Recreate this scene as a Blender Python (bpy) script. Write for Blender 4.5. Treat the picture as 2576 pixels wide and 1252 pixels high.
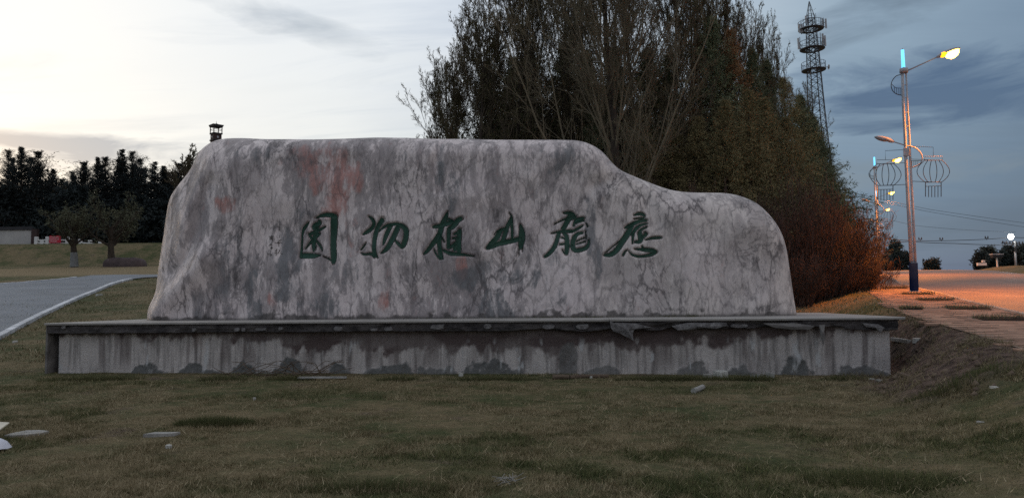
import bpy, math, random
import numpy as np
from mathutils import Vector, Matrix

for _o in list(bpy.data.objects):
    bpy.data.objects.remove(_o)
SC = bpy.context.scene
COL = SC.collection
PI = math.pi

# ------------------------------------------------------------------ camera
EYE = 1.5
FPX, CX, CY = 1950.0, 1288.0, 626.0          # measured on a 2576 x 1252 view of the photograph
PITCH = math.atan(139 / 1950.0)
ROLL = -0.0092
RM = (Matrix.Rotation(PI / 2 + PITCH, 3, 'X') @ Matrix.Rotation(ROLL, 3, 'Z'))
RN = np.array(RM)
ORG = np.array([0.0, 0.0, EYE])
cd = bpy.data.cameras.new('camera')
cd.sensor_width = 36.0
cd.lens = FPX / 2576.0 * 36.0
cd.clip_start = 0.1
cd.clip_end = 3000
cam = bpy.data.objects.new('camera', cd)
COL.objects.link(cam)
cam.matrix_world = Matrix.Translation((0, 0, EYE)) @ RM.to_4x4()
SC.camera = cam

# ------------------------------------------------------------------ world (dusk sky, overcast, bright in the west)
W = bpy.data.worlds.new('World')
SC.world = W
W.use_nodes = True
SUN_DIR = Vector((-0.80, 0.60, 0.06)).normalized()
def build_world():
    nt = W.node_tree
    for n in list(nt.nodes):
        nt.nodes.remove(n)
    N, L = nt.nodes, nt.links
    def math_(op, a, b=None, c=None, clamp=False):
        n = N.new('ShaderNodeMath'); n.operation = op; n.use_clamp = clamp
        for i, v in enumerate((a, b, c)):
            if v is None: continue
            if isinstance(v, (int, float)): n.inputs[i].default_value = v
            else: L.new(v, n.inputs[i])
        return n.outputs[0]
    def ramp(fac, stops, interp='EASE'):
        n = N.new('ShaderNodeValToRGB'); cr = n.color_ramp; cr.interpolation = interp
        while len(cr.elements) < len(stops): cr.elements.new(0.5)
        for e, (p, c) in zip(cr.elements, stops):
            e.position = p
            e.color = (c, c, c, 1) if isinstance(c, (int, float)) else (*c, 1)
        L.new(fac, n.inputs[0]); return n.outputs[0]
    def mix(fac, a, b, mode='MIX'):
        n = N.new('ShaderNodeMix'); n.data_type = 'RGBA'; n.blend_type = mode; n.clamp_result = False
        for k, v in ((0, fac), (6, a), (7, b)):
            if isinstance(v, (int, float)): n.inputs[k].default_value = v
            elif isinstance(v, tuple): n.inputs[k].default_value = (*v, 1)
            else: L.new(v, n.inputs[k])
        return n.outputs[2]
    def noise(vec, scale, detail=5, rough=0.55, dist=0.0):
        n = N.new('ShaderNodeTexNoise'); n.inputs['Scale'].default_value = scale
        n.inputs['Detail'].default_value = detail; n.inputs['Roughness'].default_value = rough
        n.inputs['Distortion'].default_value = dist
        L.new(vec, n.inputs['Vector']); return n.outputs[0]
    def comb(x, y, z):
        n = N.new('ShaderNodeCombineXYZ')
        for i, v in enumerate((x, y, z)):
            if isinstance(v, (int, float)): n.inputs[i].default_value = v
            else: L.new(v, n.inputs[i])
        return n.outputs[0]
    tc = N.new('ShaderNodeTexCoord')
    sp = N.new('ShaderNodeSeparateXYZ'); L.new(tc.outputs['Generated'], sp.inputs[0])
    x, y, z = sp.outputs
    hl = math_('SQRT', math_('ADD', math_('MULTIPLY', x, x), math_('ADD', math_('MULTIPLY', y, y), 1e-5)))
    c = math_('DIVIDE', math_('ADD', math_('MULTIPLY', x, -0.80), math_('MULTIPLY', y, 0.60)), hl)
    zc = math_('MAXIMUM', z, 0.0)
    # cloud layer seen in perspective
    inv = math_('DIVIDE', 1.0, math_('ADD', zc, 0.16))
    px = math_('MULTIPLY', x, inv); py = math_('MULTIPLY', y, inv)
    pv = comb(px, math_('MULTIPLY', py, 1.0), 0.0)
    n1 = noise(comb(math_('ADD', math_('MULTIPLY', px, 0.7), 3.1), math_('ADD', math_('MULTIPLY', py, 1.25), 7.3), 0.0), 1.15, 6, 0.55, 0.4)
    n2 = noise(comb(math_('ADD', math_('MULTIPLY', px, 0.45), 1.7), math_('MULTIPLY', py, 1.9), 5.0), 1.9, 7, 0.6, 0.8)
    wob = math_('MULTIPLY', math_('SUBTRACT', n1, 0.5), 0.30)
    cw = math_('ADD', c, wob)
    t = math_('MULTIPLY_ADD', cw, 0.5, 0.5, clamp=True)
    low = ramp(t, [(0.0, (0.34, 0.315, 0.335)), (0.30, (0.27, 0.265, 0.30)), (0.50, (0.062, 0.108, 0.200)),
                   (0.60, (0.100, 0.165, 0.275)), (0.70, (0.32, 0.38, 0.455)), (0.80, (0.55, 0.58, 0.61)),
                   (0.90, (0.72, 0.725, 0.715)), (1.0, (0.85, 0.85, 0.82))])
    high = ramp(t, [(0.0, (0.55, 0.53, 0.56)), (0.30, (0.47, 0.475, 0.52)), (0.50, (0.205, 0.285, 0.385)),
                    (0.60, (0.29, 0.385, 0.475)), (0.70, (0.46, 0.54, 0.62)), (0.80, (0.63, 0.68, 0.76)),
                    (0.90, (0.76, 0.79, 0.82)), (1.0, (0.90, 0.90, 0.875))])
    he = math_('MULTIPLY', math_('SUBTRACT', zc, 0.10), 3.6, clamp=True)
    he = math_('ADD', he, math_('MULTIPLY', math_('SUBTRACT', n2, 0.5), 0.5), clamp=True)
    base = mix(he, low, high)
    # grey cloud wisps
    wisp = ramp(n2, [(0.46, 0.0), (0.70, 1.0)])
    wisp2 = ramp(n1, [(0.48, 0.0), (0.74, 1.0)])
    k = math_('ADD', math_('MULTIPLY', wisp, 0.34), math_('MULTIPLY', wisp2, 0.26), clamp=True)
    k = math_('MULTIPLY', k, ramp(t, [(0.55, 1.0), (0.95, 0.95)]))
    base = mix(k, base, mix(1.0, base, (0.50, 0.56, 0.66), 'MULTIPLY'))
    # one denser torn bank high up, left of the middle, and a low one over the far tree line
    def bank(cx_, cz_, sx_, sz_, tilt, strength, seed):
        u = math_('DIVIDE', math_('SUBTRACT', x, cx_), sx_)
        v0 = math_('SUBTRACT', z, cz_)
        v = math_('DIVIDE', math_('SUBTRACT', v0, math_('MULTIPLY', math_('SUBTRACT', x, cx_), tilt)), sz_)
        nn = noise(comb(math_('ADD', math_('MULTIPLY', x, 7.0), seed), 0.0, math_('MULTIPLY', z, 26.0)), 1.0, 6, 0.6, 0.6)
        d = math_('ADD', math_('MULTIPLY', u, u), math_('MULTIPLY', v, v))
        g = math_('SUBTRACT', 1.0, math_('ADD', d, math_('MULTIPLY', math_('SUBTRACT', nn, 0.5), -4.6)), clamp=False)
        g = math_('MULTIPLY', g, strength, clamp=True)
        front = math_('GREATER_THAN', y, 0.0)
        return math_('MULTIPLY', g, front)
    b = bank(-0.30, 0.345, 0.17, 0.020, -0.22, 0.42, 2.0)
    base = mix(b, base, (0.36, 0.41, 0.475))
    b = bank(-0.42, 0.174, 0.34, 0.021, 0.02, 1.0, 9.0)
    base = mix(b, base, (0.30, 0.355, 0.435))
    b = bank(0.47, 0.230, 0.20, 0.045, -0.05, 0.85, 4.0)
    base = mix(b, base, (0.052, 0.098, 0.195))
    b = bank(0.42, 0.150, 0.16, 0.020, 0.0, 0.45, 14.0)
    base = mix(b, base, (0.155, 0.195, 0.255))
    b = bank(0.43, 0.330, 0.13, 0.028, 0.25, 0.55, 6.5)
    base = mix(b, base, (0.115, 0.160, 0.225))
    b = bank(0.50, 0.075, 0.22, 0.022, 0.0, 0.5, 21.0)
    base = mix(b, base, (0.060, 0.115, 0.210))
    # physical twilight sky shining through thinly
    sky = N.new('ShaderNodeTexSky'); sky.sky_type = 'NISHITA'; sky.sun_disc = False
    sky.sun_elevation = math.asin(SUN_DIR.z); sky.sun_rotation = math.atan2(SUN_DIR.x, SUN_DIR.y)
    sky.air_density = 1.0; sky.dust_density = 2.0
    b1 = N.new('ShaderNodeBackground'); L.new(sky.outputs[0], b1.inputs[0]); b1.inputs[1].default_value = 0.05
    b2 = N.new('ShaderNodeBackground'); L.new(base, b2.inputs[0]); b2.inputs[1].default_value = 0.86
    ad = N.new('ShaderNodeAddShader'); L.new(b1.outputs[0], ad.inputs[0]); L.new(b2.outputs[0], ad.inputs[1])
    out = N.new('ShaderNodeOutputWorld'); L.new(ad.outputs[0], out.inputs[0])
build_world()

sd = bpy.data.lights.new('sun', 'SUN')
sd.energy = 0.06; sd.angle = math.radians(25); sd.color = (1.0, 0.93, 0.84)
sun = bpy.data.objects.new('sun', sd)
sun.rotation_euler = SUN_DIR.to_track_quat('Z', 'Y').to_euler()
COL.objects.link(sun)

SC.view_settings.view_transform = 'Standard'
SC.view_settings.look = 'None'
SC.view_settings.exposure = 0.22
SC.view_settings.gamma = 1.0
SC.view_settings.use_curve_mapping = False
SC.render.engine = 'CYCLES'
SC.cycles.use_denoising = False
SC.cycles.sample_clamp_indirect = 3.0
SC.cycles.max_bounces = 6
SC.cycles.diffuse_bounces = 3

# ------------------------------------------------------------------ helpers
def ray(u, v):
    d = RN @ np.array([(u - CX) / FPX, -(v - CY) / FPX, -1.0])
    return d
def at(u, v, depth):
    """world point seen at a measured place of the photograph, at a known distance ahead"""
    d = ray(u, v)
    return ORG + d * (depth / d[1])

def tag(o, label=None, cat=None, group=None, kind=None):
    if label: o['label'] = label
    if cat: o['category'] = cat
    if group: o['group'] = group
    if kind: o['kind'] = kind
    return o
def empty(name, loc, rz=0.0, **k):
    o = bpy.data.objects.new(name, None)
    o.empty_display_size = 0.3
    COL.objects.link(o); o.location = loc; o.rotation_euler = (0, 0, rz)
    return tag(o, **k)
def copy_tree(o, parent=None):
    c = o.copy(); COL.objects.link(c); c.parent = parent
    for ch in o.children: copy_tree(ch, c)
    return c

def link_mesh(name, V, F, mat, parent=None, smooth=False, loc=None):
    """V (n,3); F array (m,3|4) or list of arrays / lists"""
    me = bpy.data.meshes.new(name)
    V = np.asarray(V, dtype=np.float32).reshape(-1, 3)
    if isinstance(F, np.ndarray): F = [F]
    if len(F) and not isinstance(F[0], np.ndarray):
        me.from_pydata([tuple(map(float, p)) for p in V], [], [tuple(int(i) for i in f) for f in F])
    else:
        F = [f for f in F if len(f)]
        loops = np.concatenate([f.ravel() for f in F]).astype(np.int32)
        tot = np.concatenate([np.full(len(f), f.shape[1]) for f in F]).astype(np.int32)
        st = np.concatenate([[0], np.cumsum(tot)[:-1]]).astype(np.int32)
        me.vertices.add(len(V)); me.vertices.foreach_set('co', V.ravel())
        me.loops.add(len(loops)); me.loops.foreach_set('vertex_index', loops)
        me.polygons.add(len(tot)); me.polygons.foreach_set('loop_start', st)
        me.update(calc_edges=True)
        me.validate()
    if smooth:
        me.polygons.foreach_set('use_smooth', np.ones(len(me.polygons), dtype=bool))
    for m in (mat if isinstance(mat, (list, tuple)) else [mat]):
        me.materials.append(m)
    o = bpy.data.objects.new(name, me)
    COL.objects.link(o)
    if parent is not None: o.parent = parent
    if loc is not None: o.location = loc
    return o
def set_attr(o, name, arr):
    a = o.data.attributes.new(name, 'FLOAT', 'POINT')
    a.data.foreach_set('value', np.asarray(arr, dtype=np.float32))

class MB:
    """collects simple solids and links them as one mesh"""
    def __init__(s): s.V = []; s.F = []; s.n = 0
    def add(s, V, F):
        V = [tuple(map(float, p)) for p in V]
        s.V += V; s.F += [tuple(i + s.n for i in f) for f in F]; s.n += len(V); return s
    def box(s, c, size, rz=0.0, bev=0.0, rx=0.0, jit=0.0, rng=None):
        hx, hy, hz = size[0] / 2, size[1] / 2, size[2] / 2
        M = Matrix.Translation(c) @ Matrix.Rotation(rz, 4, 'Z') @ Matrix.Rotation(rx, 4, 'X')
        if bev <= 0:
            P = [(-hx, -hy, -hz), (hx, -hy, -hz), (hx, hy, -hz), (-hx, hy, -hz), (-hx, -hy, hz), (hx, -hy, hz), (hx, hy, hz), (-hx, hy, hz)]
            F = [(0, 3, 2, 1), (4, 5, 6, 7), (0, 1, 5, 4), (1, 2, 6, 5), (2, 3, 7, 6), (3, 0, 4, 7)]
        else:
            b = bev
            P = [(-hx, -hy, -hz), (hx, -hy, -hz), (hx, hy, -hz), (-hx, hy, -hz),
                 (-hx, -hy, hz - b), (hx, -hy, hz - b), (hx, hy, hz - b), (-hx, hy, hz - b),
                 (-hx + b, -hy + b, hz), (hx - b, -hy + b, hz), (hx - b, hy - b, hz), (-hx + b, hy - b, hz)]
            F = [(0, 3, 2, 1), (8, 9, 10, 11), (0, 1, 5, 4), (1, 2, 6, 5), (2, 3, 7, 6), (3, 0, 4, 7),
                 (4, 5, 9, 8), (5, 6, 10, 9), (6, 7, 11, 10), (7, 4, 8, 11)]
        if jit and rng:
            P = [(p[0] + rng.uniform(-jit, jit), p[1] + rng.uniform(-jit, jit), p[2] + rng.uniform(-jit, jit)) for p in P]
        return s.add([M @ Vector(p) for p in P], F)
    def tube(s, pts, r, n=8, cap=True):
        pts = [Vector(p) for p in pts]
        rs = r if isinstance(r, (list, tuple)) else [r] * len(pts)
        V, F = [], []
        for i, p in enumerate(pts):
            a = pts[max(i - 1, 0)]; b = pts[min(i + 1, len(pts) - 1)]
            t = (b - a).normalized()
            ref = Vector((0, 0, 1)) if abs(t.z) < 0.9 else Vector((1, 0, 0))
            e1 = t.cross(ref).normalized(); e2 = t.cross(e1)
            for k in range(n):
                q = 2 * PI * k / n
                V.append(p + (e1 * math.cos(q) + e2 * math.sin(q)) * rs[i])
        for i in range(len(pts) - 1):
            for k in range(n):
                a = i * n + k; b = i * n + (k + 1) % n
                F.append((a, b, b + n, a + n))
        if cap:
            F.append(tuple(range(n - 1, -1, -1))); F.append(tuple(range((len(pts) - 1) * n, len(pts) * n)))
        return s.add(V, F)
    def build(s, name, mat, parent=None, smooth=False, loc=None):
        return link_mesh(name, s.V, s.F, mat, parent, smooth, loc)

# vectorised value noise
def _hash(ix, iy, iz, seed):
    h = (ix.astype(np.int64) * 374761393 + iy.astype(np.int64) * 668265263 + iz.astype(np.int64) * 2147483647 + seed * 974634777) & 0xffffffff
    h = ((h ^ (h >> 13)) * 1274126177) & 0xffffffff
    h = h ^ (h >> 16)
    return (h & 0xffff) / 65535.0
def vnoise(x, y, z=0.0, seed=0):
    x = np.asarray(x, float); y = np.asarray(y, float); z = np.zeros_like(x) + z
    ix, iy, iz = np.floor(x), np.floor(y), np.floor(z)
    fx, fy, fz = x - ix, y - iy, z - iz
    fx = fx * fx * (3 - 2 * fx); fy = fy * fy * (3 - 2 * fy); fz = fz * fz * (3 - 2 * fz)
    r = 0
    for dx in (0, 1):
        for dy in (0, 1):
            for dz in (0, 1):
                w = (fx if dx else 1 - fx) * (fy if dy else 1 - fy) * (fz if dz else 1 - fz)
                r = r + w * _hash(ix + dx, iy + dy, iz + dz, seed)
    return r
def fbm(x, y, z=0.0, seed=0, octv=4, gain=0.5):
    a, s, t, f = 1.0, 0.0, 0.0, 1.0
    for k in range(octv):
        s = s + a * vnoise(np.asarray(x) * f, np.asarray(y) * f, np.asarray(z) * f, seed + k * 17); t += a
        a *= gain; f *= 2.03
    return s / t
def smooth(e0, e1, x):
    t = np.clip((np.asarray(x, float) - e0) / (e1 - e0), 0, 1)
    return t * t * (3 - 2 * t)

# ------------------------------------------------------------------ materials
class NT:
    def __init__(s, name):
        s.m = bpy.data.materials.new(name); s.m.use_nodes = True
        s.t = s.m.node_tree; s.N = s.t.nodes; s.L = s.t.links
        s.b = s.N['Principled BSDF']
        s.co = s.N.new('ShaderNodeTexCoord')
        s.geo = None
    def val(s, inp, v):
        if isinstance(v, (int, float)): inp.default_value = v
        elif isinstance(v, tuple): inp.default_value = (*v, 1) if len(inp.default_value) == 4 else v
        else: s.L.new(v, inp)
    def math(s, op, a, b=None, c=None, clamp=False):
        n = s.N.new('ShaderNodeMath'); n.operation = op; n.use_clamp = clamp
        for i, v in enumerate((a, b, c)):
            if v is not None: s.val(n.inputs[i], v)
        return n.outputs[0]
    def pos(s, scale=(1, 1, 1), rot=(0, 0, 0), world=False, loc=(0, 0, 0)):
        n = s.N.new('ShaderNodeMapping'); n.inputs['Scale'].default_value = scale; n.inputs['Rotation'].default_value = rot
        n.inputs['Location'].default_value = loc
        if world:
            if not s.geo: s.geo = s.N.new('ShaderNodeNewGeometry')
            s.L.new(s.geo.outputs['Position'], n.inputs[0])
        else: s.L.new(s.co.outputs['Object'], n.inputs[0])
        return n.outputs[0]
    def noise(s, vec, scale, detail=4, rough=0.55, dist=0.0):
        n = s.N.new('ShaderNodeTexNoise'); s.L.new(vec, n.inputs['Vector'])
        n.inputs['Scale'].default_value = scale; n.inputs['Detail'].default_value = detail
        n.inputs['Roughness'].default_value = rough; n.inputs['Distortion'].default_value = dist
        return n.outputs[0]
    def ramp(s, f, stops, interp='LINEAR'):
        n = s.N.new('ShaderNodeValToRGB'); cr = n.color_ramp; cr.interpolation = interp
        while len(cr.elements) < len(stops): cr.elements.new(0.5)
        for e, (p, c) in zip(cr.elements, stops):
            e.position = p; e.color = (c, c, c, 1) if isinstance(c, (int, float)) else (*c, 1)
        s.L.new(f, n.inputs[0]); return n.outputs[0]
    def mix(s, f, a, b, mode='MIX'):
        n = s.N.new('ShaderNodeMix'); n.data_type = 'RGBA'; n.blend_type = mode
        s.val(n.inputs[0], f); s.val(n.inputs[6], a); s.val(n.inputs[7], b)
        return n.outputs[2]
    def attr(s, name, typ='GEOMETRY'):
        n = s.N.new('ShaderNodeAttribute'); n.attribute_name = name; n.attribute_type = typ
        return n.outputs['Fac']
    def rnd(s):
        n = s.N.new('ShaderNodeObjectInfo'); return n.outputs['Random']
    def bump(s, h, strength=0.3, dist=0.02):
        n = s.N.new('ShaderNodeBump'); n.inputs['Strength'].default_value = strength; n.inputs['Distance'].default_value = dist
        s.L.new(h, n.inputs['Height']); s.L.new(n.outputs[0], s.b.inputs['Normal'])
    def fin(s, col, rough=0.8, spec=0.3, metal=0.0):
        s.val(s.b.inputs['Base Color'], col); s.val(s.b.inputs['Roughness'], rough)
        s.b.inputs['Specular IOR Level'].default_value = spec; s.b.inputs['Metallic'].default_value = metal
        return s.m

def mottled(name, c1, c2, scale=3.0, rough=0.85, spec=0.2, metal=0.0, bump=0.25, bd=0.02, world=False, rnd=0.0, detail=6, stretch=(1, 1, 1)):
    t = NT(name); p = t.pos(scale=stretch, world=world)
    n = t.noise(p, scale, detail, 0.6)
    c = t.mix(t.ramp(n, [(0.32, 0.0), (0.68, 1.0)]), c1, c2)
    if rnd > 0:
        f = t.math('MULTIPLY_ADD', t.rnd(), rnd, 1 - rnd / 2)
        cc = t.N.new('ShaderNodeVectorMath'); cc.operation = 'SCALE'; t.L.new(c, cc.inputs[0]); t.L.new(f, cc.inputs['Scale']); c = cc.outputs[0]
    if bump: t.bump(t.noise(p, scale * 6, 5, 0.65), bump, bd)
    return t.fin(c, rough, spec, metal)
def emissive(name, col, strength):
    m = bpy.data.materials.new(name); m.use_nodes = True; b = m.node_tree.nodes['Principled BSDF']
    b.inputs['Base Color'].default_value = (*[min(c, 0.8) for c in col], 1)
    b.inputs['Emission Color'].default_value = (*col, 1); b.inputs['Emission Strength'].default_value = strength
    return m

M = {}
def mat_ground():
    t = NT('dry_grass_ground'); p = t.pos(world=True)
    a = t.noise(p, 0.35, 5, 0.6); b = t.noise(p, 2.2, 6, 0.65); c = t.noise(p, 11.0, 5, 0.7)
    dry = t.mix(t.ramp(c, [(0.3, 0.0), (0.7, 1.0)]), (0.110, 0.088, 0.050), (0.205, 0.165, 0.098))
    grn = t.mix(t.ramp(c, [(0.3, 0.0), (0.7, 1.0)]), (0.040, 0.050, 0.022), (0.086, 0.096, 0.042))
    soil = t.mix(c, (0.070, 0.054, 0.043), (0.125, 0.097, 0.076))
    k = t.math('ADD', t.math('MULTIPLY', a, 0.6), t.math('MULTIPLY', b, 0.4))
    col = t.mix(t.ramp(k, [(0.42, 0.0), (0.56, 1.0)]), grn, dry)
    s = t.noise(p, 0.9, 5, 0.6)
    col = t.mix(t.ramp(s, [(0.60, 0.0), (0.70, 0.85)]), col, soil)
    col = t.mix(t.attr('bank'), col, t.mix(t.ramp(t.noise(p, 5.0, 6, 0.7), [(0.38, 0.0), (0.62, 1.0)]), (0.034, 0.025, 0.022), (0.150, 0.108, 0.088)))
    col = t.mix(t.attr('straw'), col, t.mix(b, (0.26, 0.19, 0.115), (0.18, 0.15, 0.09)))
    t.bump(t.math('ADD', t.math('MULTIPLY', c, 0.8), b), 1.0, 0.08)
    return t.fin(col, 0.95, 0.1)
M['ground'] = mat_ground()
def mat_grass():
    t = NT('grass_blades'); d = t.attr('dry'); r = t.attr('tone')
    g = t.mix(r, (0.056, 0.070, 0.028), (0.150, 0.160, 0.062))
    y = t.mix(r, (0.130, 0.102, 0.054), (0.46, 0.39, 0.26))
    return t.fin(t.mix(d, g, y), 0.8, 0.15)
M['grass'] = mat_grass()
def mat_asphalt():
    t = NT('asphalt'); p = t.pos(world=True)
    n = t.noise(p, 0.5, 5, 0.6); c = t.noise(p, 30, 4, 0.7)
    st = t.noise(t.pos(scale=(0.9, 0.25, 1), rot=(0, 0, 0.42), world=True), 0.6, 4, 0.6)
    col = t.mix(t.ramp(n, [(0.35, 0.0), (0.65, 1.0)]), (0.155, 0.112, 0.080), (0.235, 0.172, 0.125))
    col = t.mix(t.ramp(st, [(0.42, 0.0), (0.6, 0.6)]), col, (0.105, 0.082, 0.064))
    col = t.mix(t.ramp(c, [(0.3, 0.25), (0.7, 0.0)]), col, (0.05, 0.05, 0.05))
    t.bump(c, 0.3, 0.01)
    return t.fin(col, 0.6, 0.4)
M['asphalt'] = mat_asphalt()
def mat_path():
    t = NT('grey_path_paving'); p = t.pos(world=True)
    n = t.noise(p, 0.6, 6, 0.6); c = t.noise(p, 9, 5, 0.7)
    col = t.mix(n, (0.125, 0.145, 0.175), (0.20, 0.22, 0.25))
    col = t.mix(t.ramp(c, [(0.30, 0.7), (0.42, 0.0)]), col, (0.07, 0.07, 0.07))
    st = t.noise(p, 0.25, 5, 0.65)
    col = t.mix(t.ramp(st, [(0.40, 0.45), (0.55, 0.0)]), col, (0.085, 0.095, 0.11))
    t.bump(c, 0.35, 0.015)
    return t.fin(col, 0.8, 0.3)
M['path'] = mat_path()
M['paver'] = mottled('red_paver', (0.21, 0.130, 0.095), (0.32, 0.21, 0.155), 2.0, 0.9, rnd=0.55, world=True)
M['paver_bed'] = mottled('sandy_joint_bed', (0.15, 0.11, 0.09), (0.24, 0.18, 0.145), 1.2, 0.95, world=True)
M['kerb'] = mottled('granite_kerb', (0.42, 0.44, 0.47), (0.60, 0.62, 0.66), 3.0, 0.75, rnd=0.3, world=True)
M['kerb_dark'] = mottled('worn_road_kerb', (0.20, 0.17, 0.15), (0.36, 0.31, 0.27), 3.0, 0.85, rnd=0.4, world=True)
M['soil'] = mottled('damp_soil', (0.014, 0.011, 0.009), (0.036, 0.027, 0.021), 6.0, 0.95, bump=0.8, bd=0.04, world=True)
M['steel'] = mottled('galvanised_steel', (0.34, 0.34, 0.37), (0.46, 0.46, 0.49), 4.0, 0.75, 0.12, 0.0, bump=0.05)
M['tower_steel'] = mottled('dark_lattice_steel', (0.045, 0.052, 0.065), (0.075, 0.082, 0.095), 4.0, 0.6, 0.4, 0.3, bump=0)
M['panel_white'] = mottled('pale_antenna_plastic', (0.30, 0.32, 0.35), (0.38, 0.40, 0.43), 4.0, 0.6, 0.4, bump=0)
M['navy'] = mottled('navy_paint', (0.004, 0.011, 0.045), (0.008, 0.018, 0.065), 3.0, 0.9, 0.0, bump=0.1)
M['wire'] = mottled('dark_wire', (0.035, 0.037, 0.042), (0.06, 0.06, 0.065), 4.0, 0.6, 0.3, bump=0)
M['cable'] = mottled('black_cable', (0.02, 0.022, 0.026), (0.035, 0.037, 0.042), 4.0, 0.7, 0.2, bump=0)
M['sodium'] = emissive('sodium_lamp_glass', (1.0, 0.50, 0.065), 13.0)
M['sodium_halo'] = emissive('sodium_halo_shell', (1.0, 0.40, 0.01), 2.0)  # orange halo round the lit head, put into an emissive colour
M['blue_tube'] = emissive('blue_light_tube', (0.16, 0.62, 1.0), 1.25)
M['flood'] = emissive('white_flood_glass', (1.0, 0.97, 0.88), 30.0)
M['bark'] = mottled('grey_brown_bark', (0.032, 0.026, 0.022), (0.070, 0.056, 0.045), 5.0, 0.95, bump=0.6, bd=0.03, stretch=(1, 1, 0.3))
M['twig'] = mottled('olive_brown_twigs', (0.105, 0.092, 0.066), (0.190, 0.160, 0.112), 0.7, 0.9, bump=0)
M['twig_dark'] = mottled('dark_bare_twigs', (0.060, 0.050, 0.038), (0.120, 0.098, 0.070), 0.7, 0.9, bump=0)
M['thicket'] = mottled('brown_thicket_stems', (0.055, 0.038, 0.033), (0.115, 0.076, 0.062), 0.9, 0.9, bump=0, rnd=0.4)
M['bush'] = mottled('rusty_shrub_stems', (0.080, 0.058, 0.040), (0.165, 0.118, 0.080), 0.9, 0.9, bump=0)
M['bud'] = mottled('willow_buds', (0.070, 0.075, 0.030), (0.120, 0.110, 0.045), 1.5, 0.8, bump=0)
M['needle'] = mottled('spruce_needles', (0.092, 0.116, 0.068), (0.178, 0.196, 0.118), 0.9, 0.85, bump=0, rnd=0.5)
M['needle_olive'] = mottled('olive_larch_needles', (0.155, 0.138, 0.070), (0.255, 0.215, 0.112), 0.8, 0.85, bump=0, rnd=0.4)
M['needle_lamplit'] = mottled('painted_lamplit_needles', (0.170, 0.100, 0.052), (0.270, 0.160, 0.080), 0.8, 0.85, bump=0, rnd=0.3)  # orange lamplight on the foliage is mixed into this needle colour
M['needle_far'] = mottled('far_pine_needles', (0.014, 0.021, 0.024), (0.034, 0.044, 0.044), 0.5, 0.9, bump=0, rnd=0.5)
M['leaf_spring'] = mottled('young_olive_leaves', (0.070, 0.078, 0.052), (0.125, 0.130, 0.082), 0.6, 0.85, bump=0)
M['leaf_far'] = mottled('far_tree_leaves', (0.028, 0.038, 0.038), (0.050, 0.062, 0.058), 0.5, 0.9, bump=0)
M['white_wash'] = mottled('whitewashed_bark', (0.13, 0.14, 0.145), (0.22, 0.23, 0.235), 4.0, 0.9)
M['wallpale'] = mottled('pale_rendered_wall', (0.34, 0.34, 0.34), (0.45, 0.44, 0.43), 0.7, 0.9)
M['roofdark'] = mottled('dark_coping', (0.03, 0.03, 0.035), (0.05, 0.05, 0.055), 2.0, 0.8)
M['fence'] = mottled('white_stone_balustrade', (0.55, 0.56, 0.56), (0.70, 0.70, 0.70), 2.0, 0.85)
M['red'] = mottled('red_sign_board', (0.42, 0.020, 0.040), (0.50, 0.030, 0.055), 2.0, 0.6, bump=0)
M['signwhite'] = mottled('white_sign_lettering', (0.55, 0.48, 0.50), (0.65, 0.58, 0.60), 2.0, 0.6, bump=0)
M['brickdark'] = mottled('dark_brick', (0.040, 0.028, 0.028), (0.065, 0.045, 0.043), 1.5, 0.9)
M['boulder'] = mottled('brown_boulder', (0.055, 0.042, 0.045), (0.11, 0.085, 0.085), 1.2, 0.9, bump=0.6, bd=0.05)
M['debris'] = mottled('broken_render', (0.20, 0.20, 0.195), (0.34, 0.335, 0.32), 7.0, 0.9)
M['debris_w'] = mottled('white_chip', (0.34, 0.34, 0.32), (0.50, 0.50, 0.48), 7.0, 0.85)
M['wood'] = mottled('old_wood', (0.075, 0.055, 0.042), (0.15, 0.115, 0.085), 5.0, 0.9, stretch=(0.2, 1, 1))
M['bag'] = mottled('white_plastic_bag', (0.60, 0.62, 0.72), (0.75, 0.76, 0.82), 3.0, 0.35, 0.5)
M['paper'] = mottled('cream_cardboard', (0.60, 0.56, 0.46), (0.70, 0.66, 0.56), 3.0, 0.8)
# ------------------------------------------------------------------ terrain
XL_Y = [-30, 5, 11.5, 13.5, 15.9, 18.8, 23.8, 26.6, 30, 41.7, 64.5, 97, 134, 200, 400]
XL_X = [4.0, 5.9, 7.6, 8.18, 8.8, 9.54, 11.4, 12.56, 14.0, 18.0, 28.0, 43.0, 60.0, 92.0, 188.0]
XK_Y = [-30, 5, 11.5, 19, 23.8, 30, 41.7, 64.5, 97, 134, 200, 400]
XK_X = [9.5, 10.0, 10.6, 12.55, 14.2, 16.6, 20.9, 31.2, 46.2, 63.5, 95.0, 191.0]
ROAD_W = 12.0
def xl(y): return np.interp(y, XL_Y, XL_X)
def xk(y): return np.interp(y, XK_Y, XK_X)
def zr(y):
    y = np.asarray(y, float)
    t = np.clip(y - 85, 0, 60)
    z = 0.11 + 0.055 * np.minimum(y, 145) - 0.0008 * t * t
    return z - 0.04 * np.clip(y - 145, 0, 400)
def lawn(x, y):
    x = np.asarray(x, float); y = np.asarray(y, float)
    t = y - 17.0
    s = 0.5 * (t + np.sqrt(t * t + 3.0))
    s = np.minimum(s, 80.0) + 0.02 / 0.09 * np.maximum(s - 80.0, 0)
    z = 0.09 * s
    z = z + 2.4 * smooth(86, 95, y + 2.0 * np.sin(x * 0.06)) * smooth(-8, -22, x)
    z = z + (fbm(x * 0.35, y * 0.35, 0, 5, 3) - 0.5) * 0.06 * smooth(22, 12, np.abs(x)) * smooth(60, 20, y)
    return z
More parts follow.
